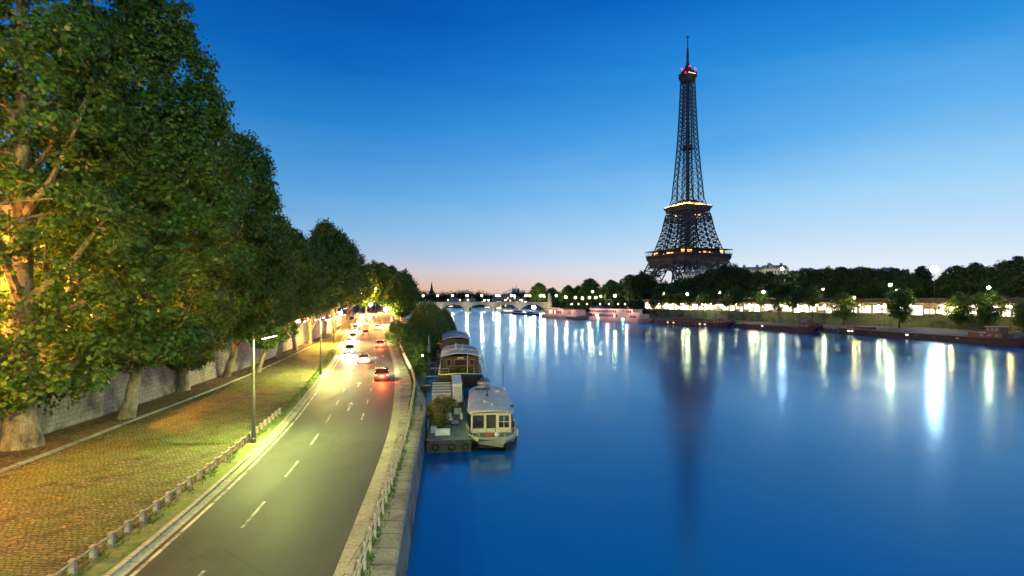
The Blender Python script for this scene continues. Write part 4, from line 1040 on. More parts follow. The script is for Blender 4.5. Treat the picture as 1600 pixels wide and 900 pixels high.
for i, (px, py, Y, m) in enumerate([(1008, 475, 395, 'e_warm'), (1016, 475.5, 380, 'e_warm'), (1067, 475.5, 335, 'e_quay'), (1097, 476, 312, 'e_warm'), (1102, 476.3, 308, 'e_quay'), (1176, 477.5, 272, 'e_warm'), (1183, 477.5, 270, 'e_warm'), (1222, 477.5, 256, 'e_quay'), (1288, 478, 240, 'e_quay'), (1335, 465, 228, 'e_sodium'), (1373, 478, 222, 'e_quay'), (1382, 478, 219, 'e_warm'), (1425, 466, 212, 'e_sodium'), (1473, 478.5, 205, 'e_quay'), (1486, 482, 203, 'e_sodium'), (1579, 479.5, 190, 'e_sodium'), (1594, 480, 187, 'e_quay')]):
    X = XA(px, Y); foot = 5.45 if X > wrX(Y)+1 else 1.5
    globe_lamp('street_lamp', ORD[i] + ' small low lamp in front of the lit gallery counted from the tower side', X, Y, foot, max(ZA(py, Y)-foot, 2.5), M[m], .32, SM)
# small green lights along the lower quay under the trees by the white boats
for i, px in enumerate((893, 904, 917, 938, 951, 966, 976)):
    Y = 470-i*14; globe_lamp('street_lamp', ORD[i] + ' little green tinged lamp under the dark trees behind the pleasure boats', XA(px, Y), Y, 1.5, ZA(475, Y)-1.5, M['e_quay'], .16, 'little lamps under the trees behind the pleasure boats')

# hidden lamps added behind the park trees to light the pale house fronts
for i, (px, Y) in enumerate(((1085, 485), (1130, 495), (1180, 490), (1225, 480))):
    th = globe_lamp('street_lamp', ORD[i] + ' added hidden lamp at the foot of the pale houses behind the park trees', XA(px, Y), Y, 12, 9, M['e_warm'], .3, 'added lamps before the pale houses')
    l = bpy.data.lights.get('added_house_light') or bpy.data.lights.new('added_house_light', 'POINT'); l.energy = 16000; l.color = (1, .95, .62); l.shadow_soft_size = .3
    lo = bpy.data.objects.new('added_house_light', l); COL.objects.link(lo); lo.parent = th; lo.location = (0, 0, 9.8)
# small post on the lower landing; its lamp is added to brighten the deck
th = globe_lamp('added_landing_lamp', 'small white post with an added lamp on the lower landing beside the gangways', XA(660, 84), 84, 1.0, 2.6, M['e_green'], .14, None, cat='lamp')
l = bpy.data.lights.new('landing_light', 'POINT'); l.energy = 500; l.color = (.85, 1, .5); l.shadow_soft_size = .15
lo = bpy.data.objects.new('landing_light', l); COL.objects.link(lo); lo.parent = th; lo.location = (0, 0, 3.0)
# ------------------------------------------------------------------ boats.  Local frame: bow/near end at y=0, length along +y, x across, z=0 waterline
def hull(mb, L, W, zd, bow=.16, stern=.10, sheer=.6, keel=-.7, blunt=.0, bottom=.82, n=22, band=None, rise=.0):
    rows = []
    for i in range(n+1):
        t = i/n
        a = min(1, (t/bow)) if bow else 1; b = min(1, (1-t)/stern) if stern else 1
        w = W/2*(blunt+(1-blunt)*math.sin(a*math.pi/2)**.75)*( .35+.65*math.sin(b*math.pi/2)**.7 if stern else 1)
        w = max(w, .02)
        z = zd + sheer*(max(0, 1-t/.25)**2) + sheer*.5*(max(0, (t-.8)/.2)**2)
        y = t*L; yb = y + (.10*L*(1-a)*.6 if t < bow else 0)
        rows.append([(-w, y, z), (-w*1.0, y, z-.35), (-w*.97, yb, .35), (-w*bottom, yb, 0), (-w*bottom*.6, yb, keel), (w*bottom*.6, yb, keel), (w*bottom, yb, 0), (w*.97, yb, .35), (w, y, z-.35), (w, y, z)])
    mb.grid(rows)
    m0 = len(rows[0]); o = len(mb.v) - (n+1)*m0
    mb.add([rows[-1][j] for j in range(m0)], [tuple(range(m0))]); mb.add([rows[0][j] for j in range(m0)], [tuple(range(m0-1, -1, -1))])
    return rows
def deck_from(rows, dz=-.12, inset=.06):
    mb = MB(); mb.grid([[(r[0][0]+inset, r[0][1], r[0][2]+dz), (r[-1][0]-inset, r[-1][1], r[-1][2]+dz)] for r in rows]); return mb
def rail_on(mb, rows, h=.9, i0=0, i1=None, step=1, r=.03, inset=.1):
    i1 = i1 or len(rows)-1
    for side in (0, -1):
        s = 1 if side == 0 else -1
        P = [(rows[i][side][0]+s*inset, rows[i][side][1], rows[i][side][2]+h) for i in range(i0, i1+1)]
        if len(P) > 1:
            mb.tube(P, r, 5); mb.tube([(x, y, z-h*.5) for x, y, z in P], r*.7, 4)
        for i in range(i0, i1+1, step):
            x, y, z = rows[i][side][0]+s*inset, rows[i][side][1], rows[i][side][2]; mb.tube([(x, y, z-.1), (x, y, z+h)], r, 4)

# --- white houseboat, nearest
hb = thing('houseboat', 'cream white houseboat with rounded bow and pale curved roof, nearest the camera', 'houseboat', (-1.62, 43.2, 0), R(4.0))
mb = MB(); rows = hull(mb, 19, 4.45, 1.05, bow=.16, stern=.1, sheer=.12, blunt=.50)
mb.k = 0; mb.build('hull', M['cream'], hb, smooth=True)
mb = MB(); rw = hull(mb, 19.04, 4.5, .32, bow=.16, stern=.1, sheer=0, blunt=.50, n=22); mb.build('waterline_band', M['grime'], hb, smooth=True, loc=(0, -.02, -.02))
deck_from(rows, -.25).build('deck', M['greendeck'], hb)
# cabin: front wall with door and two windows, curved roof
cw, cz0, cz1 = 3.5, .8, 2.62
mb = MB(); 
mb.b2(-cw/2, cw/2, 2.9, 2.96, cz0, 1.18); mb.b2(-cw/2, cw/2, 2.9, 2.96, 2.36, cz1)
for a, b in ((-cw/2, -1.62), (-.62, -.42), (.42, .62), (1.62, cw/2)): mb.b2(a, b, 2.895, 2.965, 1.18, 2.36)
mb.b2(-cw/2, -cw/2+.07, 2.97, 15.5, cz0, cz1); mb.b2(cw/2-.07, cw/2, 2.97, 15.5, cz0, cz1); mb.b2(-cw/2, cw/2, 15.43, 15.5, cz0, cz1)
cab = mb.build('cabin', M['cream'], hb)
for a, b in ((-1.62, -.62), (.62, 1.62)):
    w = MB(); w.b2(a+.04, b-.04, 2.93, 2.95, 1.2, 2.34); wo_ = w.build('window', M['glass'], cab)
    f = MB(); f.b2(a, a+.06, 2.86, 2.92, 1.18, 2.36); f.b2(b-.06, b, 2.86, 2.92, 1.18, 2.36); f.b2(a+.06, b-.06, 2.86, 2.92, 2.3, 2.36); f.b2(a+.06, b-.06, 2.86, 2.92, 1.18, 1.24)
    if a > 0: f.b2((a+b)/2-.025, (a+b)/2+.025, 2.87, 2.915, 1.24, 2.3); f.b2(a+.06, b-.06, 2.872, 2.912, 1.72, 1.76)
    f.build('window_frame', M['redwood'] if a < 0 else M['cream'], cab)
d = MB(); d.b2(-.42, .42, 3.0, 3.04, .85, 2.36); d.b2(-.42, -.36, 2.9, 2.97, .85, 2.36); d.b2(.36, .42, 2.9, 2.97, .85, 2.36); d.build('door', M['wood'], cab)
for k in range(5):
    w = MB(); y = 4.2+k*2.2; w.b2(-cw/2-.03, -cw/2+.0, y, y+1.2, 1.5, 2.2); w.b2(cw/2, cw/2+.03, y, y+1.2, 1.5, 2.2); w.build('side_window', M['glass'], cab)
rf = MB(); rws = []
for i in range(12):
    y = 2.3+ (15.9-2.3)*i/11; e = 1 if 0 < i < 11 else .9
    rws.append([(2.02*e*math.sin(a), y + (.35*(abs(math.sin(a)))**2 if i == 0 else (-.35*abs(math.sin(a))**2 if i == 11 else 0)), 2.55+.32*math.cos(a)*(1 if 0 < i < 11 else .92)) for a in np.linspace(-math.pi/2, math.pi/2, 13)])
rf.grid(rws); rf.grid([[(p[0], p[1], p[2]-.09) for p in reversed(r)] for r in rws])
for r_ in (rws[0], rws[-1]): rf.grid([[p for p in r_], [(p[0], p[1], p[2]-.09) for p in r_]])
rf.grid([[r[0] for r in rws], [(r[0][0], r[0][1], r[0][2]-.09) for r in rws]]); rf.grid([[r[-1] for r in rws], [(r[-1][0], r[-1][1], r[-1][2]-.09) for r in rws]])
rfo = rf.build('roof', M['roofgrey'], hb, smooth=True)
ed = MB(); ed.tube([(p[0], p[1], p[2]-.03) for p in rws[0]], .055, 6); ed.tube([(r[0][0], r[0][1], r[0][2]-.03) for r in rws], .05, 6); ed.tube([(r[-1][0], r[-1][1], r[-1][2]-.03) for r in rws], .05, 6); ed.tube([(p[0], p[1], p[2]-.03) for p in rws[-1]], .05, 6)
ed.build('roof_edge', M['cream'], rfo, smooth=True)
ms_ = MB(); ms_.lathe([(.12, 0), (.09, .2), (.05, .22), (.045, 1.1)], (-.2, 9.3, 2.85), 8); ms_.box(-.2, 9.3, 3.75, .55, .12, .10); ms_.build('roof_mast', M['darksteel'], rfo)
hh = MB(); hh.box(-.55, 13.2, 2.98, 1.5, .7, .2); hh.box(-.55, 12.82, 3.0, 1.2, .04, .12); hh.build('roof_hatch', M['glass'], rfo)
hv = MB(); hv.ball((.15, 4.6, 2.93), .11, 8, 5); hv.box(-.5, 6.3, 2.91, .25, .18, .12); hv.box(.9, 11.8, 2.9, .3, .3, .16); hv.build('roof_vent', M['white'], rfo)
nl = MB(); nl.box(1.95, 4.6, 2.75, .3, .2, .22); nl.tube([(1.6, 4.6, 2.6), (1.9, 4.6, 2.72)], .03, 5); nl.build('side_lantern', M['darksteel'], cab)
am = MB(); am.tube([(1.6, 13.5, 2.5), (1.6, 13.5, 5.3)], .03, 5); am.ball((1.6, 13.5, 5.33), .07, 6, 4); am.build('aerial', M['darksteel'], hb)
# foredeck things: planter, white buoy, red mat
mb = MB(); rail_on(mb, rows, .42, 0, 5, 1, .028, .08); mb.build('bow_rail', M['railwhite'], hb, smooth=True)
t = thing('life_buoy', 'round pale buoy lying on the foredeck of the cream houseboat', 'buoy', (-1.25, 44.2, 1.12)); mb = MB(); mb.ball((0,0,0), .24, 12, 8); mb.build('float', M['white'], t, smooth=True)
t = thing('coiled_hose', 'orange red coil of hose on the foredeck of the cream houseboat', 'hose', (-2.0, 44.75, .88)); mb = MB()
for k in range(3): mb.tube([(.42*math.cos(a), .22*math.sin(a), k*.05) for a in np.linspace(0, 6.28, 17)], .035, 5)
mb.build('coil', M['terracotta'], t, smooth=True)

# --- planted pontoon next to the quay
pt = thing('pontoon', 'flat green grey pontoon with a blunt square end between quay and cream houseboat', 'pontoon', (-5.1, 43.0, 0), R(7.2))
mb = MB(); mb.b2(-1.78, 1.78, 0, 29, -.8, .97); mb.build('hull', M['dockside'], pt, bevel=.06)
mb = MB(); mb.b2(-1.8, 1.8, -.04, 29.04, .975, 1.04); mb.build('deck', M['greendeck'], pt, bevel=.015)
mb = MB(); mb.b2(-1.82, 1.82, -.10, -.045, .55, .72); mb.b2(-1.85, -1.785, 0, 29, .55, .72); mb.b2(1.785, 1.85, 0, 29, .55, .72); mb.build('rubbing_strake', M['wood'], pt)
def onpt(x, y, z=1.04):
    c, s = math.cos(R(7.2)), math.sin(R(7.2)); return (-5.1+x*c-y*s, 43.0+x*s+y*c, z)
t = thing('garden_shed', 'tall narrow grey box cabin at the back of the pontoon', 'cabin', onpt(.95, 13.3), R(7.2))
mb = MB(); mb.b2(-.48, .48, 0, 6.8, 0, 2.35); mb.b2(-.53, .53, -.05, 6.85, 2.35, 2.42); mb.build('wall', M['white'], t)
mb = MB(); mb.b2(-.40, .40, -.03, -.003, .08, 2.15); do_ = mb.build('door', M['canvas'], t); mb = MB(); mb.b2(.28, .32, -.08, -.03, 1.0, 1.14); mb.build('handle', M['darksteel'], do_)
t = thing('glazed_shelter', 'low shelter with a bluish see-through pitched roof on the pontoon', 'shelter', onpt(-.75, 13.5), R(7.2))
mb = MB(); mb.extr([(0, 1.35), (3.6, 1.95), (7.2, 1.35), (7.2, 1.29), (3.6, 1.89), (0, 1.29)], -1.0, 1.0, 'x'); ro = mb.build('roof', M['zinc'], t)
mb = MB()
for k in range(9): y = k*.9; z = 1.36+.6*(1-abs(y-3.6)/3.6); mb.b2(-1.0, 1.0, y-.03, y+.03, z-.02, z+.05)
mb.build('glazing_bar', M['white'], ro)
mb = MB(); mb.b2(-1, -.94, 0, 7.2, 0, 1.3); mb.b2(.94, 1, 0, 7.2, 0, 1.3); mb.b2(-.94, .94, 0.02, .08, 0, 1.3); mb.build('wall', M['canvas'], t)
def tub(label, x, y, w, d_, h, m='white'):
    t = thing('planter', label, 'planter', onpt(x, y), R(7.2), 'planters on the pontoon')
    mb = MB(); mb.b2(-w/2, w/2, -d_/2, -d_/2+.05, 0, h); mb.b2(-w/2, w/2, d_/2-.05, d_/2, 0, h); mb.b2(-w/2, -w/2+.05, -d_/2+.05, d_/2-.05, 0, h); mb.b2(w/2-.05, w/2, -d_/2+.05, d_/2-.05, 0, h); mb.build('box', M[m], t)
    mb = MB(); mb.b2(-w/2+.05, w/2-.05, -d_/2+.05, d_/2-.05, 0, h-.06); mb.build('soil', M['dirt'], t)
tub('long white planter at the near end of the pontoon', -.55, 1.5, 1.25, .42, .48)
tub('small square pale tub behind the long white planter', -1.3, 2.5, .5, .5, .5, 'canvas')
tub('pale tub beside the yellow shrubs', .0, 8.6, .55, .5, .45, 'canvas')
tub('second pale tub close behind the yellow shrubs', .1, 6.9, .6, .6, .3, 'white')
for (x, y, s, lb, v) in ((-1.05, 3.6, .9, 'dark leaning shrub behind the long white planter', 'b'), (-.95, 5.0, 1.15, 'yellow green shrub at the quay side of the pontoon, nearer one', 'b'), (-.95, 7.0, 1.25, 'yellow green shrub at the quay side of the pontoon, farther one', 'b'), (-.2, 9.8, 1.1, 'yellowish shrub in front of the glazed shelter', 'b')):
    tree_from('shrub', lb, 'shrub', onpt(x, y), y, sh2, 'shrubs on the pontoon', s*.72)
t = thing('flower_pot', 'red pot by the dark shrub on the pontoon', 'pot', onpt(-.35, 2.6)); mb = MB(); mb.lathe([(.12, 0), (.17, .28), (.19, .28), (.19, .33)], (0,0,0), 12); mb.build('pot', M['terracotta'], t, smooth=True)
for i, (x, y, lb) in enumerate(((.5, 5.5, 'grey wrapped bundle on the pontoon deck'), (1.2, 7.2, 'small white gas bottle at the river side of the pontoon deck'))):
    t = thing('bundle' if i == 0 else 'gas_bottle', lb, 'bundle' if i == 0 else 'gas bottle', onpt(x, y)); mb = MB()
    if i == 0: mb.lathe([(.3, 0), (.42, .1), (.36, .25), (.1, .34)], (0,0,0), 9)
    else: mb.lathe([(.13, 0), (.14, .05), (.14, .45), (.06, .55), (.05, .62)], (0,0,0), 12)
    mb.build('body', M['canvas'] if i == 0 else M['white'], t, smooth=True)
t = thing('lounge_chair', 'folded pale deck chair lying on the pontoon by the yellow shrubs', 'deck chair', onpt(.55, 4.0), R(20)); 
mb = MB(); mb.beam((-.25, 0, .3), (-.25, 1.3, .35), .05); mb.beam((.25, 0, .3), (.25, 1.3, .35), .05); mb.beam((-.25, 1.2, .35), (-.25, 1.7, .8), .05); mb.beam((.25, 1.2, .35), (.25, 1.7, .8), .05)
for x in (-.25, .25):
    for y in (.1, 1.2): mb.beam((x, y, 0), (x, y, .33), .05)
mb.build('frame', M['steel'], t); mb = MB(); mb.b2(-.25, .25, .05, 1.25, .33, .36); mb.build('seat', M['canvas'], t)

# small tender with blue cover behind the cream houseboat, dinghy in blue
def tender(label, x, y, rz, L, W, cov):
    t = thing('covered_boat', label, 'small boat', (x, y, 0), rz, 'small boats under blue covers')
    mb = MB(); r = hull(mb, L, W, .75, bow=.3, stern=.05, sheer=.15, n=12); mb.build('hull', M['white'], t, smooth=True)
    mb = MB(); mb.grid([[(q[0][0]*1.02, q[0][1], q[0][2]-.02), (0, q[0][1], q[0][2]+cov*math.sin(math.pi*min(1, .15+i/12*.8))), (q[-1][0]*1.02, q[0][1], q[0][2]-.02)] for i, q in enumerate(r)]); mb.build('cover', M['blue'], t, smooth=True)
tender('small boat under a flat blue cover moored behind the cream houseboat', -3.1, 64.0, R(5), 5.5, 3.0, .9)
tender('small boat under a dark blue cover alongside the brown cabin boat', -3.9, 74.5, R(8), 5.0, 1.9, .7)

# --- dark wooden houseboat with arched pale roofs
def cabin_boat(label, x, y, rz, L, W, cabw, z0, z1, front, segs, hullm, cabm):
    t = thing('houseboat', label, 'houseboat', (x, y, 0), rz)
    mb = MB(); r = hull(mb, L, W, 1.5, bow=.16, stern=.12, sheer=.7, blunt=.12); mb.build('hull', hullm, t, smooth=True)
    deck_from(r, -.2).build('deck', M['wood'], t)
    mb = MB(); mb.tube([(q[0][0]*1.01, q[0][1], q[0][2]+.02) for q in r[::1]][::-1] + [(q[-1][0]*1.01, q[-1][1], q[-1][2]+.02) for q in r], .09, 6); mb.build('gunwale', M['cream'], t, smooth=True)
    mb = MB(); rail_on(mb, r, .85, 1, len(r)-2, 1, .03, .12); mb.build('deck_rail', M['railwhite'], t, smooth=True)
    y0 = front
    mb = MB(); mb.b2(-cabw/2, cabw/2, y0, y0+sum(s[0] for s in segs), z0, z1); cb = mb.build('cabin', cabm, t)
    k0 = y0
    for j, (ln, dz, m) in enumerate(segs):
        rf = MB(); a0, a1 = k0-.35, k0+ln+.1; hw = cabw/2+.35; pts = []
        for yy in (a0, a1): pts.append([(hw*u, yy, z1+dz+.02+.55*(1-u*u)) for u in np.linspace(-1, 1, 11)])
        rf.grid(pts); rf.grid([[(p[0], p[1], p[2]-.12) for p in reversed(q)] for q in pts])
        for q in pts: rf.grid([q, [(p[0], p[1], p[2]-.12) for p in q]])
        for u in (0, -1): rf.grid([[pts[0][u], pts[1][u]], [(pts[0][u][0], pts[0][u][1], pts[0][u][2]-.12), (pts[1][u][0], pts[1][u][1], pts[1][u][2]-.12)]])
        rf.build('roof', M[m], cb, smooth=False); k0 += ln
    return t, cb, r
t, cb, r = cabin_boat('dark wooden houseboat with three brown framed windows and arched pale roofs', -7.0, 73.2, R(6.6), 27, 6.4, 5.3, 1.3, 3.95, 6.2, [(5.5, 0, 'roofgrey'), (.9, .16, 'cream'), (5.0, .06, 'canvas'), (4.5, -.02, 'roofgrey')], M['wood'], M['wood'])
for a, b in ((-2.1, -1.35), (-.95, .95), (1.3, 2.05)):
    w = MB(); w.b2(a+.1, b-.1, 6.16, 6.18, 2.6, 3.45); w.build('window', M['glass'], cb)
    f = MB(); f.b2(a, b, 6.10, 6.155, 2.5, 2.6); f.b2(a, b, 6.10, 6.155, 3.45, 3.55); f.b2(a, a+.1, 6.10, 6.155, 2.6, 3.45); f.b2(b-.1, b, 6.10, 6.155, 2.6, 3.45); f.build('window_frame', M['redwood'], cb)
f = MB(); f.b2(-.5, .5, 6.08, 6.14, 3.66, 3.82); f.build('name_board', M['cream'], cb)
f = MB(); f.box(.2, 9.5, 4.75, .5, .4, .45); f.lathe([(.16, 4.5), (.16, 5.3), (.22, 5.3), (.22, 5.4)], (-.6, 12.5, 0), 8); f.lathe([(.16, 4.5), (.16, 5.15), (.22, 5.15), (.22, 5.3)], (.4, 12.7, 0), 8); f.build('chimney', M['canvas'], cb)
st = MB()
for k in range(8): st.b2(2.75, 3.5, 6.5+k*.32, 6.75+k*.32, 1.6+k*.28, 1.66+k*.28)
st.beam((2.75, 6.4, 2.4), (2.75, 9.0, 4.7), .05); st.beam((3.5, 6.4, 2.4), (3.5, 9.0, 4.7), .05); st.beam((2.75, 6.4, 1.5), (2.75, 9.0, 3.8), .07); st.beam((3.5, 6.4, 1.5), (3.5, 9.0, 3.8), .07); st.build('side_ladder', M['railwhite'], t)
for i, (x, y) in enumerate(((-2.3, 5.4), (-.6, 5.6), (.5, 5.7), (2.2, 5.2))):
    c, s = math.cos(R(6.6)), math.sin(R(6.6))
    tree_from('potted_plant', ORD[i] + ' potted plant from the quay side in front of the brown cabin windows', 'plant', (-7.0+x*c-y*s, 73.2+x*s+y*c, 1.35), i, sh3, 'plants on the foredeck of the brown cabin boat', .95)
f = MB(); f.lathe([(.14, 0), (.12, .2), (.05, .3), (.04, 3.4)], (.9, 1.6, 1.8), 8); f.build('bow_mast', M['canvas'], t)
t, cb, r = cabin_boat('grey roofed houseboat moored behind the dark wooden one', -10.6, 102, R(7.5), 26, 6.0, 5.0, 1.3, 4.6, 3.5, [(8, 0, 'roofgrey'), (7, .1, 'canvas'), (5, 0, 'roofgrey')], M['wood'], M['wood'])
f = MB(); f.b2(-1.6, 1.6, 3.44, 3.49, 2.6, 3.8); f.build('window', M['glass'], cb)
t, cb, r = cabin_boat('pale houseboat half hidden behind the willows', -15.6, 131, R(9), 24, 5.4, 4.4, 1.2, 4.0, 3.5, [(9, 0, 'white'), (7, .1, 'white')], M['cream'], M['cream'])

# gangways from the landing, folded parasol, added lamp on landing
def gangway(label, x0, x1, y):
    t = thing('gangway', label, 'gangway', ((x0+x1)/2, y, 1.05), R(6), 'gangways from the landing to the boats')
    w = abs(x1-x0); mb = MB(); mb.b2(-w/2, w/2, -.45, .45, .0, .08)
    for k in range(int(w/.4)): mb.b2(-w/2+k*.4, -w/2+k*.4+.05, -.45, .45, .08, .11)
    mb.build('walkway', M['greendeck'], t)
    for s in (-1, 1):
        r_ = MB(); r_.tube([(-w/2, s*.42, 1.0), (w/2, s*.42, 1.0)], .03, 5); r_.tube([(-w/2, s*.42, .55), (w/2, s*.42, .55)], .02, 5)
        for k in range(int(w/.9)+1): r_.tube([(-w/2+k*.9, s*.42, .05), (-w/2+k*.9, s*.42, 1.0)], .025, 5)
        r_.build('handrail', M['steel'], t, smooth=True)
gangway('railed gangway to the bow of the dark wooden houseboat', -13.2, -9.6, 78.5)
gangway('railed gangway to the middle of the dark wooden houseboat', -14.6, -11.0, 88)
gangway('railed gangway to the grey roofed houseboat', -16.6, -13.6, 104)
t = thing('parasol', 'folded white parasol standing on the landing among dark shrubs', 'parasol', (XA(670, 100), 100, 1.0))
mb = MB(); mb.lathe([(.3, 0), (.3, .08), (.035, .1), (.035, 1.2)], (0,0,0), 10); mb.build('pole', M['white'], t)
mb = MB(); mb.lathe([(.20, 1.5), (.34, 1.7), (.28, 2.4), (.16, 3.6), (.03, 4.8)], (0,0,0), 9); mb.build('cover', M['canvas'], t)
t = thing('landing_rail', 'dark iron railing with thin posts along the water side of the landing', 'railing'); mb = MB()
yl2 = list(np.arange(62, 118, 2.0)); 
for y in yl2: mb.tube([(lowX(y)-.15, y, 1.0), (lowX(y)-.15, y, 2.0)], .03, 5)
for z in (1.5, 2.0): mb.tube([(lowX(y)-.15, y, z) for y in yl2], .025, 5)
mb.build('rail', M['darksteel'], t)
for i, (y, x) in enumerate(((70, -13.4), (83, -15.6), (94, -17.6))):
    t = thing('mooring_post', ('first', 'second', 'third')[i] + ' dark mooring post on the landing below the railing counted from the camera', 'post', (x, y, 1.0), 0, 'mooring posts on the landing')
    mb = MB(); mb.lathe([(.11, 0), (.11, 2.1), (.15, 2.12), (.15, 2.2), (.03, 2.3)], (0,0,0), 8); mb.build('shaft', M['darksteel'], t)
for i, (y, x, w_, d_, h_) in enumerate(((66, -11.0, 1.6, 1.2, .7), (73, -14.1, .9, 1.6, .5), (86, -16.5, 1.0, .8, .8))):
    t = thing('deck_box', ('wide low dark box at the near end of the landing', 'long low dark box against the quay face of the landing', 'small dark box on the landing between two mooring posts')[i], 'box', (x, y, 1.0), R(10), 'boxes on the landing')
    mb = MB(); mb.b2(-w_/2, w_/2, -d_/2, d_/2, 0, h_); mb.build('body', M['wood'], t, bevel=.03); mb = MB(); mb.b2(-w_/2-.04, w_/2+.04, -d_/2-.04, d_/2+.04, h_, h_+.06); mb.build('lid', M['greendeck'], t)
# gatehouse/blue parapet at the ramp
t = thing('gate_hut', 'small open white framed gate hut at the top of the ramp by the shrubs', 'hut', (XA(627, 160)-.3, 160, 2.55), R(12))
mb = MB()
for x in (-1.9, 1.9):
    for y in (0, 3.5): mb.b2(x-.09, x+.09, y-.09, y+.09, 0, 2.9)
mb.b2(-2, 2, -.1, 3.6, 2.9, 3.1); mb.b2(-1.8, 1.8, -.06, 0, 2.2, 2.9); mb.build('frame', M['white'], t)
mb = MB(); mb.b2(-1.85, 1.85, 3.4, 3.5, 0, 2.9); mb.build('back_panel', M['canvas'], t)
t = thing('ramp_parapet', 'blue grey sloping parapet wall of the ramp behind the gate hut', 'wall', (XA(622, 182), 178, 2.5), R(16))
mb = MB(); mb.extr([(0, 0), (26, 0), (26, 3.6), (17, 3.6), (0, 1.4)], -.25, .25, 'x'); mb.build('wall', M['palestone'], t)

# ------------------------------------------------------------------ barges of the far bank
def along(p0, p1): return math.hypot(p1[0]-p0[0], p1[1]-p0[1]), math.atan2(p1[0]-p0[0], p1[1]-p0[1])
def barge(label, p0, p1, W, hm, wheel, hatchm, extras=True, lit=(), zd=1.9, group='dark barges moored along the far quay', house=None):
    L, a = along(p0, p1)
    t = thing('barge', label, 'barge', (p0[0], p0[1], 0), -a, group)
    mb = MB(); r = hull(mb, L, W, zd, bow=.07, stern=.06, sheer=.9, keel=-.8, blunt=.12, bottom=.97, n=28); ho = mb.build('hull', hm, t, smooth=True)
    deck_from(r, -.1).build('deck', M['hatch'], t)
    mb = MB()
    for s in (0, -1): mb.tube([(q[s][0]*1.01, q[s][1], q[s][2]-.02) for q in r], .11, 5)
    mb.build('rubbing_strake', M['hatch'], t, smooth=True)
    y0, y1 = wheel
    mb = MB(); n_ = 12
    for k in range(n_):
        a0 = L*.10+(y0-3-L*.10)*k/n_; a1 = L*.10+(y0-3-L*.10)*(k+.93)/n_
        mb.extr([(-W*.36, zd), (-W*.36, zd+.45), (0, zd+.85), (W*.36, zd+.45), (W*.36, zd)], a0, a1, 'y')
    mb.build('hatch_cover', hatchm, t)
    mb = MB(); mb.b2(-W*.38, W*.38, y0, y1, zd-.1, zd+1.3); mb.b2(-W*.30, W*.30, y0+1, y0+4.5, zd+1.3, zd+3.0); mb.b2(-W*.36, W*.36, y0+.6, y0+5, zd+3.0, zd+3.14); wh = mb.build('wheelhouse', M['redwood'], t)
    mb = MB()
    for s in (-1, 1):
        for k in range(3): mb.b2(s*W*.30-.03, s*W*.30+.03, y0+1.3+k*1.1, y0+2.1+k*1.1, zd+1.9, zd+2.8)
        for k in range(3): mb.b2(s*W*.38-.03, s*W*.38+.03, y0+.8+k*2, y0+1.8+k*2, zd+.4, zd+1.0)
    mb.build('window', M['palestone'], wh)
    if house:
        h0, h1, hz = house; mb = MB(); mb.b2(-W*.32, W*.32, h0, h1, zd+.3, zd+hz); mb.b2(-W*.38, W*.38, h0-1, h1+1, zd+hz, zd+hz+.14); mb.build('deckhouse', M['hatch'], t)
    for (y, z, m) in lit:
        mb = MB(); mb.b2(-W/2*1.0-.05, -W/2*.98+.02, y, y+.9, z, z+.45); mb.build('porthole', M[m], ho)
    mb = MB(); mb.tube([(0, 2.5, zd+.3), (0, 2.5, zd+3.4)], .05, 5); mb.box(0, 1.6, zd+1.3, 1.2, .5, .5); mb.tube([(-W*.3, 1.5, zd+.9), (-W*.3, 4.5, zd+1.3)], .04, 5); mb.tube([(W*.3, 1.5, zd+.9), (W*.3, 4.5, zd+1.3)], .04, 5)
    mb.build('bow_gear', M['black'], t)
    return t
pA0, pA1 = (XA(1600, 139)+4, 137), (XA(1312, 202), 202)
barge('long black barge with a flat brown roofed deckhouse, nearest of the far barges', pA0, pA1, 5.4, M['hullblack'], (9, 18), M['hatch'], lit=[(20, 1.0, 'canvas'), (27, .9, 'hatch'), (33, 1.0, 'hatch'), (36, 1.0, 'e_winw'), (50, .9, 'hatch'), (57.5, 1.0, 'e_winw'), (59, 1.0, 'e_winw')], house=(52, 58, .9))
pB0, pB1 = (XA(1285, 203), 203), (XA(1165, 240), 240)
barge('rusty red barge with a square wheelhouse at its near end, second of the far barges', (pB0[0], pB0[1]), (pB1[0]-1, pB1[1]), 5.2, M['hullred'], (4, 9), M['hatch'], lit=[(26, 1.3, 'e_winw')])
pC0, pC1 = (XA(1150, 240), 240), (XA(1026, 284), 284)
barge('dark red barge with a long low deckhouse and lit portholes, third of the far barges', pC0, pC1, 5.2, M['hullred'], (5, 14), M['hatch'], lit=[(15, .9, 'e_win'), (18, .9, 'e_win'), (20.5, .9, 'canvas'), (35, 1.0, 'e_win'), (39, 1.0, 'e_win')], house=(20, 38, 1.7), zd=2.0)

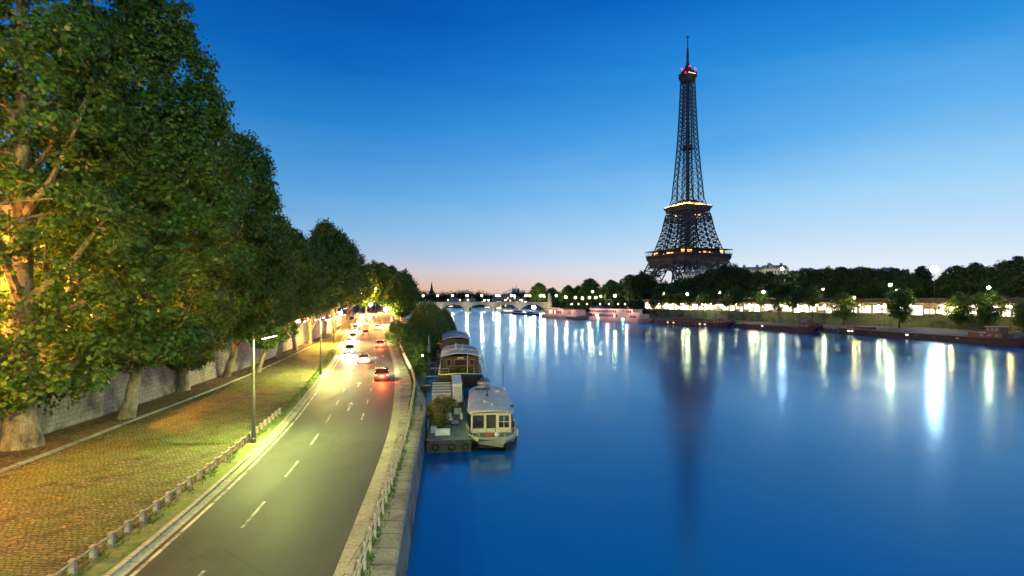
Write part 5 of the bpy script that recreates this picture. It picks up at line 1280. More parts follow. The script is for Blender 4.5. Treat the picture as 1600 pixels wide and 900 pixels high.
# --- white pleasure boat, two decks
def pleasure_boat():
    p0, p1 = (XA(1012, 290), 290), (XA(921, 341), 341); L, a = along(p0, p1); W = 8.0
    t = thing('pleasure_boat', 'large pink white pleasure boat with two window decks and a blue tent roof', 'pleasure boat', (p0[0]+1, p0[1]+1, 0), -a)
    mb = MB(); r = hull(mb, L, W, 2.0, bow=.10, stern=.10, sheer=.7, blunt=.45, bottom=.95, n=26); mb.build('hull', M['hullpink'], t, smooth=True)
    deck_from(r, -.1).build('deck', M['canvas'], t)
    wy = -W/2+.5
    mb = MB(); mb.b2(-W/2+.5, W/2-.5, 4, L-6, 1.9, 4.6); mb.b2(-W/2+.3, W/2-.3, 3.5, L-5, 4.6, 4.75); mb.b2(-W/2+.5, W/2-.5, 10, L-4, 4.75, 7.3); mb.b2(-W/2+.3, W/2-.3, 9, L-3, 7.3, 7.45)
    mb.b2(-W/2+.5, -W/2+.7, 3.5, 10, 4.75, 5.7)
    sp = mb.build('superstructure', M['hullpink'], t)
    def win(y0, y1, z0, z1, m): 
        mb = MB(); mb.b2(wy-.05, wy-.005, y0, y1, z0, z1); o = mb.build('window', M[m], sp); return o
    for k in range(4): win(7+k*1.4, 8+k*1.4, 2.6, 4.0, 'shutter')
    for k in range(13): y = 24+k*2.1; win(y, y+1.4, 2.7, 4.1, 'e_win' if k in (1, 9, 10) else 'shutter')
    for k in range(14): y = 25+k*2.0; win(y, y+1.5, 5.3, 6.7, 'shutter')
    for k in range(3): win(11+k*1.6, 12.2+k*1.6, 5.3, 6.8, 'shutter')
    mb = MB()   # small dark lettering on the blank side
    for k in range(6):
        y = 21.2-k*.85; mb.b2(wy-.04, wy-.004, y, y+.12, 5.9, 6.5); mb.b2(wy-.04, wy-.004, y+.13, y+.5, 6.38, 6.5)
        if k % 2: mb.b2(wy-.04, wy-.004, y+.13, y+.5, 5.9, 6.0)
    mb.build('lettering', M['redwood'], sp)
    mb = MB()
    mb.add([(-4, L-15, 7.5), (4, L-15, 7.5), (4, L-4, 7.5), (-4, L-4, 7.5), (0, L-12, 9.2), (0, L-8, 9.2)], [(0,1,4), (1,2,5,4), (2,3,5), (3,0,4,5), (0,3,2,1)]); mb.build('tent_roof', M['bluedark'], t)
    mb = MB(); rail_on(mb, r, 1.0, 0, 4, 1, .04); mb.build('deck_rail', M['railwhite'], t)
    for y in (L-14, 18):
        mb = MB(); mb.ball((-W/2-.15, y, 1.5), .28, 8, 5); mb.build('mooring_light', M['e_cyan'], t)
pleasure_boat()
def house_barge():
    p0, p1 = (XA(917, 341), 343), (XA(852, 400), 405); L, a = along(p0, p1); W = 8.0
    t = thing('restaurant_boat', 'long low pink lit restaurant boat with a flat roof and a pale bow', 'restaurant boat', (p0[0]-1, p0[1]+2, 0), -a)
    mb = MB(); r = hull(mb, L, W, 1.9, bow=.05, stern=.10, sheer=.8, blunt=.6, bottom=.95, n=26); mb.build('hull', M['orangestone'], t, smooth=True)
    mb = MB(); mb.b2(-W/2-.04, -W/2+.3, 3, 18, .1, 1.5); mb.build('dark_fender', M['black'], t)
    deck_from(r, -.1).build('deck', M['canvas'], t)
    mb = MB(); mb.b2(-W/2+.6, W/2-.6, 5, 24, 1.9, 6.2); mb.b2(-W/2+.6, W/2-.6, 24, 54, 1.9, 6.6); sp = mb.build('cabin', M['hullpink'], t)
    mb = MB(); mb.b2(-W/2+.1, W/2-.1, 4, 24.5, 6.2, 6.5); mb.b2(-W/2, W/2, 24.5, 56, 6.6, 7.0); mb.build('roof', M['hatch'], sp)
    for k in range(8):
        y = 28+k*3; mb = MB(); mb.b2(-W/2+.54, -W/2+.59, y, y+2, 3.4, 5.2); mb.build('window', M['e_win'] if k in (3, 5, 6) else M['shutter'], sp)
    for y0, y1 in ((6, 9), (12, 17)):
        mb = MB(); mb.b2(-W/2+.54, -W/2+.59, y0, y1, 2.8, 5.4); mb.build('door', M['orangestone'], sp)
    mb = MB()
    for k in range(12): mb.box(-W/2+.4, 30+k*2, 7.15, .25, .25, .25)
    mb.build('roof_lamp', M['e_winw'], sp)
house_barge()
# small craft near the far end and beyond the bridge
def small_craft(label, px, Y, L, rz, lit=True, hm='white', s=1):
    t = thing('river_boat', label, 'boat', (XA(px, Y), Y, 0), rz, 'small boats moored near the bridge', s)
    mb = MB(); r = hull(mb, L, 4.4, 1.3, bow=.2, stern=.1, sheer=.5, n=14); mb.build('hull', M[hm], t, smooth=True)
    mb = MB(); mb.b2(-1.6, 1.6, L*.3, L*.85, 1.2, 3.4); cb = mb.build('cabin', M['white'], t); mb = MB(); mb.b2(-1.9, 1.9, L*.27, L*.88, 3.4, 3.6); mb.build('roof', M['canvas'], cb)
    mb = MB(); mb.b2(-1.63, 1.63, L*.35, L*.8, 2.1, 3.0); mb.build('window', M['e_winw'] if lit else M['glass'], cb)
    return t
small_craft('small boat with a pale cabin moored abreast of the bridge arch by the far bank', 812, 520, 20, R(70))
small_craft('dark boat moored in front of the bridge end below the floodlit quay', 826, 470, 22, R(40), False, 'hullblack')
small_craft('dark launch moored nearest the restaurant boat', 843, 440, 20, R(30), False, 'hullblack')
small_craft('brightly lit boat seen under the middle arch of the bridge', 793, 720, 26, R(90), True)
small_craft('lit boat seen under the arch next to the middle one', 783, 800, 30, R(90), True)
small_craft('far lit boat seen under the arch by the willow', 720, 900, 34, R(90), True, 'hullred', 1.2)
small_craft('far lit boat seen under the second arch from the willow', 750, 980, 34, R(90), True, 'hullred', 1.2)
globe_lamp('floodlight_mast', 'low mast with a dazzling white floodlight on the far quay by the bridge', XA(834, 455), 455, .4, ZA(480, 455)-.4, M['e_flood'], 1.3, FLD, cat='floodlight')

# mooring ropes, fenders and deck clutter
def rope(label, a, b, sag, m='canvas', r=.02):
    t = thing('mooring_rope', label, 'rope', a, 0, 'mooring ropes'); a_, b_ = Vector(a), Vector(b); mb = MB()
    mb.tube([(a_.lerp(b_, k/8)-a_) - Vector((0, 0, sag*4*(k/8)*(1-k/8))) for k in range(9)], r, 5); mb.build('rope', M[m], t, smooth=True)
rope('sagging rope from the near end of the pontoon to the quay', onpt(-1.6, .3, 1.1), (quayX(40)-.2, 40, 2.6), .35)
rope('slanting rope from the pontoon to the bow of the cream houseboat', onpt(1.6, .6, 1.1), (-2.9, 43.9, 1.1), .2)
rope('long rope from the pontoon towards the dark wooden houseboat', onpt(1.2, 28, 1.1), (-8.2, 74.2, 2.2), .3)
rope('thin rope from the cream houseboat roof line to the pontoon shed', (-4.2, 55, 1.3), onpt(1.4, 13, 1.3), .3)
for i, (x, y) in enumerate(((-1.1, -.16), (.2, -.16), (1.3, -.16))):
    t = thing('tyre_fender', ('quay side', 'middle', 'river side')[i] + ' old tyre hung on the square end of the pontoon', 'tyre', onpt(x, y, .45), R(7.2), 'tyre fenders of the pontoon'); mb = MB()
    P = [(.24*math.cos(a), 0, .24*math.sin(a)) for a in np.linspace(0, 2*math.pi, 15)]; mb.tube(P, .085, 7, caps=False); mb.build('tyre', M['tyre'], t, smooth=True)
for i, y in enumerate((3.5, 7.5, 11.5)):
    t = thing('boat_fender', ('nearest', 'middle', 'farthest')[i] + ' pale sausage fender on the river side of the cream houseboat', 'fender', (-1.62+2.30-y*.07, 43.2+y, .35), 0, 'fenders of the cream houseboat'); mb = MB(); mb.lathe([(.03, -.05), (.13, .05), (.14, .55), (.03, .65)], (0,0,0), 10); mb.build('fender', M['white'], t, smooth=True)
for i, (x, y, w_, h_) in enumerate(((.9, 9.6, .7, .55), (.3, 11.2, .9, .4), (1.3, 11.6, .45, .7))):
    t = thing('storage_crate', ('grey crate in the middle of the pontoon deck', 'low grey crate just before the pontoon shelter', 'upright narrow crate by the shed door')[i], 'crate', onpt(x, y), R(7+i*9), 'crates on the pontoon'); mb = MB(); mb.box(0, 0, h_/2, w_, w_*.7, h_); mb.box(0, 0, h_+.03, w_+.06, w_*.7+.06, .05); mb.build('box', M[('canvas', 'greendeck', 'wood')[i]], t, bevel=.015)

# lamps added on brackets to brighten the two big boats of the far bank
for t in [o for o in COL.objects if o.get('category') in ('pleasure boat', 'restaurant boat')]:
    for y in (10, 28, 46):
        mb = MB(); mb.tube([(-3.6, y, 7.3), (-6.2, y, 8.6)], .06, 5); mb.box(-6.3, y, 8.6, .4, .5, .2); mb.build('added_side_lamp', M['steel'], t)
        l = bpy.data.lights.get('boat_wash') or bpy.data.lights.new('boat_wash', 'POINT'); l.energy = 2600; l.color = (1, .62, .50); l.shadow_soft_size = .15
        lo = bpy.data.objects.new('boat_wash', l); COL.objects.link(lo); lo.parent = t; lo.location = (-7.6, y, 8.2)
# ------------------------------------------------------------------ railway gallery of the far bank
gt = thing('railway_gallery', 'long brightly lit open railway gallery under a brown roof along the far bank', 'railway gallery')
gy = list(np.arange(112, 500, 4.0))
def gx(y, off): 
    e = .5; dx, dy = galX(y+e)-galX(y-e), 2*e; l = math.hypot(dx, dy); return (galX(y)+dy/l*off, y-dx/l*off)
def gsweep(mb, prof, yy=gy):
    n = len(prof); vs = []
    for y in yy:
        for o, z in prof: p = gx(y, o); vs.append((p[0], p[1], z))
    fs = [(i*n+k, (i+1)*n+k, (i+1)*n+(k+1) % n, i*n+(k+1) % n) for i in range(len(yy)-1) for k in range(n)]
    fs += [tuple(range(n)), tuple((len(yy)-1)*n+k for k in range(n-1, -1, -1))]; mb.add(vs, fs); return mb
gsweep(MB(), [(-.6, 12.1), (-.6, 12.7), (9, 13.0), (9, 12.5)]).build('roof', M['roofbrown'], gt)
gsweep(MB(), [(-.5, 11.5), (-.5, 12.05), (-.1, 12.05), (-.1, 11.5)]).build('fascia_beam', M['irond'], gt)
gsweep(MB(), [(-.75, 12.7), (-.75, 13.5), (-.62, 13.5), (-.62, 12.7)]).build('parapet', M['roofbrown'], gt)
gsweep(MB(), [(8.4, 5.4), (8.4, 12.4), (9, 12.4), (9, 5.4)]).build('back_wall', M['limestone'], gt)
yy = 114.0
k = 0
while yy < 492:
    a, b = gx(yy, .1), gx(yy, .1); p = gx(yy, 3.2); q_ = gx(yy+1.7, -.35)
    mb = MB(); mb.beam((p[0], p[1], 10.2), (q_[0], q_[1], 12.0), .75, .3); mb.build('strut', M['strut'], gt); yy += 2.6 + yy*.0052

col = MB(); col.box(0, 0, 8.6, .34, .34, 6.3); c0 = col.build('column', M['strut'], gt)
for k, y in enumerate(np.arange(116, 490, 7.5)):
    o = c0 if k == 0 else c0.copy()
    if k: COL.objects.link(o); o.parent = gt
    p = gx(y, .5); o.location = (p[0], p[1], 0)
# lit panels in the gallery: shop-like bays, uneven, with dark breaks
rg = random.Random(4); y = 114; n_ = 0
pan = {'e_hall': MB(), 'e_winw': MB()}
while y < 488 and n_ < 92:
    ln = rg.uniform(2.0, 5.5); h0 = rg.choice([5.9, 6.1, 6.6, 7.4]); h1 = rg.choice([8.6, 9.2, 9.8, 10.1]); p, q_ = gx(y, 8.3), gx(y+ln, 8.3)
    m_ = MB(); m_.add([(p[0], p[1], h0), (q_[0], q_[1], h0), (q_[0], q_[1], h1), (p[0], p[1], h1)], [(0, 1, 2, 3)])
    m_.build('lit_panel', M['e_hall' if rg.random() < .8 else 'e_winw'], gt); y += ln+rg.uniform(.3, 1.2); n_ += 1
hang = MB()
for y in np.arange(118, 488, 9): p = gx(y, 3.5); hang.ball((p[0], p[1], 10.1), .22, 8, 5)
hang.build('gallery_lamp', M['e_warm'], gt)
# ------------------------------------------------------------------ cars
def car_variant(body, kind='hatch'):
    """local frame: front towards +y, centre at the origin, z=0 on the road"""
    t = bpy.data.objects.new('car', None)
    L = 4.2; hw = .88
    prof = [(-2.1, .35), (-2.12, .72), (-2.0, .98), (-1.55, 1.02), (1.0, .98), (1.9, .80), (2.1, .62), (2.12, .35)]
    mb = MB(); rows = []
    for x, s in ((-hw, .93), (-hw*.98, 1.0), (hw*.98, 1.0), (hw, .93)):
        rows.append([(x, y*(1 if abs(x) < hw else .985), .35+(z-.35)*(1 if abs(x) < hw else .9)) for y, z in prof])
    mb.grid(rows); 
    for r in (rows[0][::-1], rows[-1]): mb.add(r, [tuple(range(len(r)))])
    mb.b2(-hw*.9, hw*.9, -2.0, 2.0, .22, .36)
    parts = {'body': (mb, body, True)}
    # cabin: glass volume with roof
    g = MB(); b0, b1, t0, t1 = -1.75, 1.02, -1.35, .25
    g.add([(-.80, b0, .98), (.80, b0, .98), (.80, b1, .97), (-.80, b1, .97), (-.64, t0, 1.43), (.64, t0, 1.43), (.64, t1, 1.43), (-.64, t1, 1.43)], [(0,1,5,4), (1,2,6,5), (2,3,7,6), (3,0,4,7), (4,5,6,7)])
    r = MB(); r.add([(-.66, t0-.04, 1.43), (.66, t0-.04, 1.43), (.66, t1+.04, 1.43), (-.66, t1+.04, 1.43), (-.58, t0+.1, 1.49), (.58, t0+.1, 1.49), (.58, t1-.1, 1.49), (-.58, t1-.1, 1.49)], [(0,1,5,4), (1,2,6,5), (2,3,7,6), (3,0,4,7), (4,5,6,7)])
    for s in (-1, 1):
        for (ya, za, yb, zb) in ((b0, .98, t0, 1.43), (b1, .97, t1, 1.43), (-.45, .98, -.45, 1.43)): r.beam((s*.80, ya, za), (s*.65, yb, zb), .07)
    return dict(body=(mb, body), window=(g, M['glass']), roof=(r, body))
def make_car(name, label, body, cat='car', van=False):
    t = thing(name, label, cat)
    v = car_variant(body)
    for k, (mb, m) in v.items():
        o = mb.build(k, m, t, smooth=(k == 'body'), bevel=0)
        if van: o.scale = (1.05, 1.15, 1.35)
    for sx in (-1, 1):
        for y in (-1.3, 1.32):
            w = MB(); w.tube([(-.11, 0, 0), (.11, 0, 0)], .32, 16); wo_ = w.build('wheel', M['tyre'], t, smooth=True, loc=(sx*.78, y*(1.15 if van else 1), .32))
            rm_ = MB(); rm_.tube([(-.115, 0, 0), (.115, 0, 0)], .19, 10); rm_.build('rim', M['steel'], wo_)
        h = MB(); h.ball((0, 0, 0), .13, 8, 5); h.build('headlight', M['e_head'], t, loc=(sx*.66, 2.06*(1.15 if van else 1), .70))
        q = MB(); q.b2(-.17, .17, -.04, .04, -.09, .09); q.build('tail_light', M['e_tail'], t, loc=(sx*.66, -2.13*(1.15 if van else 1), .80))
    return t
def lightup(t, front=400, rear=60):
    if front:
        l = bpy.data.lights.get('headlight_beam') or bpy.data.lights.new('headlight_beam', 'SPOT'); l.energy = 16000; l.spot_size = R(75); l.spot_blend = .8; l.color = (1, .90, .68); l.shadow_soft_size = .15
        o = bpy.data.objects.new('headlight_beam', l); COL.objects.link(o); o.parent = t; o.location = (0, 2.3, .75); o.rotation_euler = (R(84), 0, 0)
    if rear:
        l = bpy.data.lights.get('tail_glow') or bpy.data.lights.new('tail_glow', 'POINT'); l.energy = 1100; l.color = (1, .10, .03); l.shadow_soft_size = .2
        o = bpy.data.objects.new('tail_glow', l); COL.objects.link(o); o.parent = t; o.location = (0, -2.6, .75)
paints = [mat('car_silver', (.45, .46, .47), .3, scale=.5, var=.08, metal=.5), mat('car_dark', (.03, .035, .045), .25, scale=.5, var=.1), mat('car_red', (.28, .03, .02), .3, scale=.5, var=.1), mat('car_white', (.68, .68, .66), .3, scale=.5, var=.06)]
CG = 'cars driving on the riverside road'
cars = []
spec = [  # fraction across, Y, away?, paint, label
    (.82, 66, 1, 1, 'dark car in the river side lane, nearest car of the road'),
    (.50, 84, 1, 0, 'silver car in the middle lane of the riverside road'),
    (.83, 112, 1, 2, 'red car in the river side lane before the bend'),
    (.20, 100, 0, 3, 'white car coming towards the camera in the wall side lane'),
    (.22, 135, 0, 0, 'silver car coming towards the camera behind the white one'),
    (.52, 150, 1, 1, 'dark car in the middle lane near the third tall lamp'),
    (.84, 185, 1, 0, 'silver car in the river side lane at the bend'),
    (.20, 178, 0, 1, 'dark oncoming car at the bend'),
    (.50, 215, 1, 3, 'white car far along the road before it rises'),
    (.22, 235, 0, 0, 'silver oncoming car at the foot of the rise'),
    (.75, 262, 1, 2, 'red car climbing the rise'),
    (.25, 285, 0, 3, 'white oncoming car on the rise')]
protos = {}
for f, Y, away, pi, lb in spec:
    fx = rx(f); a = math.atan2(fx(Y+1)-fx(Y-1), 2)
    rot = -a if away else -a+math.pi
    if pi not in protos: c = make_car('car', lb, paints[pi]); protos[pi] = c; c.location = (fx(Y), Y, zR(Y)+.008); c.rotation_euler = (0, 0, rot); c['group'] = CG
    else: c = dup(protos[pi], (fx(Y), Y, zR(Y)+.008), rot, lb, CG)
    cars.append((c, away, Y))
US = 'cars driving on the upper street'
for i, (Y, f, away) in enumerate([(112, .75, 0), (128, .45, 1), (142, .78, 0), (158, .5, 0), (176, .76, 0), (190, .4, 1), (206, .8, 0), (222, .55, 0), (240, .78, 0), (258, .5, 0), (276, .7, 0), (300, .4, 0)]):
    fx = lambda y: upL(y)+(upR(y)-upL(y))*f
    a = math.atan2(fx(Y+1)-fx(Y-1), 2); 
    cars.append((dup(protos[i % 4], (fx(Y), Y, zS(Y)+.012), -a if away else -a+math.pi, ORD[i] + ' car counted from the camera on the upper street beyond the wall', US), away, Y))
FS = 'cars driving on the street behind the far quay wall'
for i, (Y, o) in enumerate([(190, 7), (203, 4), (216, 7), (232, 4), (247, 7), (262, 4), (281, 7), (300, 4), (322, 7), (345, 4), (372, 7)]):
    x = wrX(Y)+o; a = math.atan2(wrX(Y+1)-wrX(Y-1), 2)
    cars.append((dup(protos[(i*3) % 4], (x, Y, 5.46), -a+math.pi*(o == 7), ORD[i] + ' car from the nearer end on the street behind the green lit wall', FS), 0, 0))
BC = 'cars crossing the stone bridge'
for i, px in enumerate((703, 718, 733, 752, 763, 768, 796, 820)):
    cars.append((dup(protos[i % 4], (XA(px, BY+8), BY+6+4*(i % 2), 9.76), R(90 if i % 2 else -90), ORD[i] + ' car from the tree side crossing the stone bridge', BC, 1.0), 0, -1))
for c, away, Y in cars:
    if Y > 0: lightup(c, 400, 60)
for i, (x, y) in enumerate(((XA(641, 172), 172), (XA(645, 190), 190), (XA(648, 206), 206))):
    c = dup(protos[1], (x, y, 1.02), R(100+i*7), ('dark parked car nearest the gate hut, below the ramp', 'dark parked car in the middle of three below the ramp', 'dark parked car farthest of three below the ramp')[i], 'cars parked below the ramp')
    for ch in list(c.children):
        if ch.name.startswith(('headlight', 'tail')): bpy.data.objects.remove(ch)
# landing extends beneath those cars
mb = MB(); mb.grid([[(quayX(y)-.1, y, 1.0), (quayX(y)+12, y, 1.0), (quayX(y)+12.1, y, -2.5)] for y in ys(166, 330)]); struct(mb.build('lower_landing', M['asphalt_old']))

# ------------------------------------------------------------------ far bank trees
park1 = plane_variant(21, 17, 7.4, 2.2, 420, 40, .62, .34, (0, 0), 10, kind='hex', crad=1.5, mat_=M['leaf_b'])
park2 = plane_variant(22, 18, 6.6, 3.0, 380, 40, .62, .34, (.5, 0), 10, kind='hex', crad=1.5, mat_=M['leaf_b'])
def quay_variant(seed, H, Rm, zb, n, m):
    pos, nrm, cc, rng = crown_points(seed, [(zb, Rm*.4), (zb+(H-zb)*.35, Rm), (zb+(H-zb)*.7, Rm*.8), (H, Rm*.15)], n, 34, 1.15, .7, .7, .35)
    lm = leaves_mesh('crown', pos, nrm, .42*(.6+.8*rng.random(len(pos))), 'hex', m, rng)
    return [('crown', lm), ('trunk', trunk_mesh('trunk', seed, .24, [(0,0,0), (.15,0,H*.3), (0,.1,H*.55), (0,0,H*.85)], cc[::2], 9, M['barkd'], top_r=.06, zlo=.3, n=7))]
q1 = quay_variant(23, 17, 4.2, 8.4, 150, M['leaf_b']); q2 = quay_variant(24, 11.5, 3.2, 2.0, 150, M['leaf_d'])
BR = 'park trees on the terrace above the railway gallery'
pxs = [(965, 445, 470), (985, 432, 450), (1003, 428, 430), (1022, 441, 440), (1040, 442, 405), (1058, 440, 392), (1076, 436, 380), (1094, 431, 370), (1112, 424, 360), (1130, 419, 350), (1148, 417, 342), (1166, 424, 334), (1184, 426, 328), (1202, 427, 322), (1220, 430, 315), (1238, 427, 308), (1256, 424, 300), (1275, 424, 296), (1294, 421, 292), (1314, 420, 288), (1334, 423, 284), (1354, 421, 280), (1376, 425, 276), (1398, 422, 272), (1420, 428, 270), (1445, 440, 268), (1470, 436, 262), (1495, 418, 256), (1520, 416, 252), (1545, 424, 246), (1568, 412, 240), (1592, 404, 234), (1616, 408, 228), (1640, 412, 224)]
for i, (px, py, Y) in enumerate(pxs):
    v = (park1, park2)[i % 2]; Hm = 17 if i % 2 == 0 else 18
    z0 = 12.0 if XA(px, Y) > wrX(Y)+38 else 5.4
    s = (ZA(py, Y)-z0)/(Hm*.97)
    tree_from('park_tree', ORD[i] + ' park tree behind the gallery roof counted from the bridge' if i < 30 else ('dark tree at the picture edge behind the gallery', 'tree just outside the picture edge behind the gallery', 'second tree outside the picture edge', 'third tree outside the picture edge')[i-30], 'tree', (XA(px, Y), Y, z0), i*1.9, v, BR, (s*1.15 if s < 1 else s, s*1.15 if s < 1 else s, s))
for i, (px, py, Y, lb) in enumerate(((1440, 417, 300, 'pale bluish tree lit by the most dazzling floodlight'), (1372, 424, 300, 'thin grey blue tree rising over the park trees'), (1525, 412, 330, 'faint grey blue tall tree behind the park trees near the picture edge'), (1496, 424, 330, 'small faint blue tree between the park trees near the picture edge'))):
    s = (ZA(py, Y)-12)/18
    tr = tree_from('park_tree', lb, 'tree', (XA(px, Y), Y, 12), i*2., park2, 'bluish trees on the terrace', (s*.8, s*.8, s))
QT = 'slender trees along the lower quay of the far bank'
for i, (px, pyb, pyt) in enumerate([(1020, 494, 466), (1033, 495, 455), (1049, 494, 450), (1062, 495, 456), (1078, 495, 452), (1099, 497, 456), (1115, 496, 452), (1135, 498, 454), (1149, 499, 447), (1190, 501, 448), (1217, 503, 462), (1240, 503, 455), (1270, 504, 446), (1318, 508, 455), (1405, 510, 447), (1500, 514, 454), (1545, 514, 452), (1598, 516, 470)]):
    Y = (EYE-1.5)*F/(pyb-HY); X = XA(px, Y)
    if X > wrX(Y)-1.5:
        Y -= 12; X = XA(px, Y)
    v = q2 if px in (1318, 1405, 1455, 1500, 1545, 1598) else q1; Hm = 11.5 if v is q2 else 17
    s = (ZA(pyt, Y)-1.5)/Hm
    tree_from('quay_tree', ORD[i] + ' slender tree before the green lit quay wall from the tower side', 'tree', (X, Y, 1.5), i*1.3, v, QT, (s*.95, s*.95, s))
# trees beside the bridge end and beyond
for i, (px, py, Y, lb) in enumerate(((842, 450, 690, 'round dark tree behind the far end of the stone bridge'), (862, 452, 720, 'broad dark tree right of the round one at the bridge end'), (888, 453, 640, 'dark tree above the bright quay lamps near the bridge'), (905, 449, 640, 'second dark tree above the bright quay lamps'), (922, 445, 620, 'highest dark tree above the bright quay lamps'), (940, 452, 600, 'low dark tree towards the park above the quay lamps'), (955, 447, 560, 'dark tree where the park trees begin'))):
    s = (ZA(py, Y)-6)/20.; tree_from('park_tree', lb, 'tree', (XA(px, Y), Y, 5.4), i, (far1, far2)[i % 2], 'trees around the far end of the bridge', (s*1.2, s*1.2, s))
for i in range(12):
    Y = 520-i*13; tree_from('park_tree', ORD[i] + ' low dark tree behind the pleasure boats counted from the bridge', 'tree', (XA(872+i*11.5, Y), Y, 1.5 if XA(872+i*11.5, Y) < wrX(Y) else 5.45), i*2.1, (q2, park1)[1], 'low trees behind the pleasure boats', (.62, .62, .70))
# distant wood and skyline beyond the bridge
rng_ = np.random.default_rng(77); pos = []; nrm = []
for k in range(300):
    x = -520+k*2.6+rng_.normal()*3; y = 1150+rng_.random()*220; h = 22+rng_.random()*8+3*math.sin(k*.13)
    n = 420; p = rng_.normal(size=(n, 3))*np.array([6, 5, h*.20])+np.array([x, y, 4+h*.62]); pos.append(p); nrm.append(rng_.normal(size=(n, 3))+np.array([0, -.5, .6]))
pos = np.concatenate(pos); nrm = np.concatenate(nrm)
me = leaves_mesh('distant_wood', pos, nrm, 1.7*(.6+.8*rng_.random(len(pos))), 'hex', M['leaf_b'], rng_)
o = bpy.data.objects.new('distant_wood', me); COL.objects.link(o); tag(o, 'dark belt of far trees along the river beyond the stone bridge', 'wood', kind='stuff')
mb = MB(); mb.grid([[(-600, 1140, 6), (300, 1140, 6)], [(-600, 1600, 6), (300, 1600, 6)]]); mb.grid([[(-600, 1140, -2), (300, 1140, -2)], [(-600, 1140, 6), (300, 1140, 6)]]); struct(mb.build('far_bank_ground', M['ground']))

def facade(name, label, cat, x, y, z, w, h, d, rz, wall, roofh, nx, nz, lit=0, seed=0, mansard=True, group=None, winm='shutter', balc=True):
    t = thing(name, label, cat, (x, y, z), rz, group); rg = random.Random(seed)
    mb = MB(); mb.b2(-w/2, w/2, 0, d, 0, h)
    for k in range(1, nz): 
        if balc: mb.b2(-w/2-.15, w/2+.15, -.18, 0, h*k/nz-.12, h*k/nz+.12)
    mb.b2(-w/2-.4, w/2+.4, -.5, d+.4, h, h+.5); wl_ = mb.build('wall', wall, t)
    mb = MB(); i = min(3.0, d*.3) if mansard else .3
    mb.add([(-w/2, 0, h+.5), (w/2, 0, h+.5), (w/2, d, h+.5), (-w/2, d, h+.5), (-w/2+i*.5, i, h+.5+roofh), (w/2-i*.5, i, h+.5+roofh), (w/2-i*.5, d-i, h+.5+roofh), (-w/2+i*.5, d-i, h+.5+roofh)], [(0,1,5,4), (1,2,6,5), (2,3,7,6), (3,0,4,7), (4,5,6,7)])
    ro = mb.build('roof', M['zinc'], t)
    mb = MB()
    for k in range(max(2, int(w/12))):
        cx = -w/2+w*(k+.5)/max(2, int(w/12))+rg.uniform(-2, 2); mb.b2(cx-1.2, cx+1.2, d*.4, d*.4+1.2, h+roofh*.6, h+roofh+2.2)
        for q in range(3): mb.b2(cx-.9+q*.7, cx-.5+q*.7, d*.4+.4, d*.4+.8, h+roofh+2.2, h+roofh+3)
    mb.build('chimney', M['limestone'], ro)
    ww = w/nx; wd = {}
    for a in range(nx):
        for b in range(nz):
            xx, zz = -w/2+ww*(a+.5), h*(b+.18)/nz
            on = rg.random() < lit
            if on not in wd:
                q = MB(); q.b2(-ww*.2, ww*.2, -.04, -.005, 0, h/nz*.6); o = q.build('lit_window' if on else 'window', M['e_win' if on else winm], wl_); wd[on] = o
            else: o = wd[on].copy(); COL.objects.link(o); o.parent = wl_
            o.location = (xx, 0, zz)
    if mansard:
        mb = MB(); mb.b2(-ww*.2, ww*.2, .2, 2.4, h+.6, h+2.3)
        for a in range(nx):
            if a == 0: d0 = o = mb.build('dormer', wall, ro)
            else: o = d0.copy(); COL.objects.link(o); o.parent = ro
            o.location = (-w/2+ww*(a+.5), 0, 0)
    return t
# pale apartment houses behind the park
HB = 'pale apartment houses behind the park trees'
def fr(px0, px1, Y, pyt, rz, wall, nx, nz, lb, z=12, seed=1, roofh=3.5, lit=.0, grp=HB):
    w = (px1-px0)*Y/F; x = XA((px0+px1)/2, Y); h = ZA(pyt, Y)-z-roofh-.5
    return facade('apartment_house', lb, 'apartment house', x, Y, z, w, h, 14, rz, wall, roofh, nx, nz, lit, seed, group=grp)
fr(1068, 1097, 505, 424, R(-20), M['limestone'], 6, 6, 'cream corner house just right of the tower foot', seed=1)
fr(1093, 1128, 520, 419, R(4), M['limestone'], 7, 6, 'cream house behind the highest park tree by the tower', seed=2)
fr(1126, 1150, 530, 416, R(4), M['limestone'], 5, 6, 'cream house right below the platform corner of the tower', seed=3)
fr(1158, 1200, 520, 417, R(-3), M['limestone'], 9, 6, 'long pale house with tall windows between tower and floodlight mast', seed=4)
fr(1196, 1232, 500, 414, R(-4), M['limestone'], 8, 6, 'pale house with a small rooftop turret beside the floodlight mast', seed=5)
t = thing('roof_turret', 'small domed turret on the pale house beside the floodlight mast', 'turret', (XA(1203, 503), 503, ZA(416, 503)-1), 0); mb = MB(); mb.lathe([(2.6, -1), (2.6, 1.5), (2.2, 2.6), (.8, 3.6), (.1, 4.2)], (0,0,0), 10); mb.build('dome', M['zinc'], t)
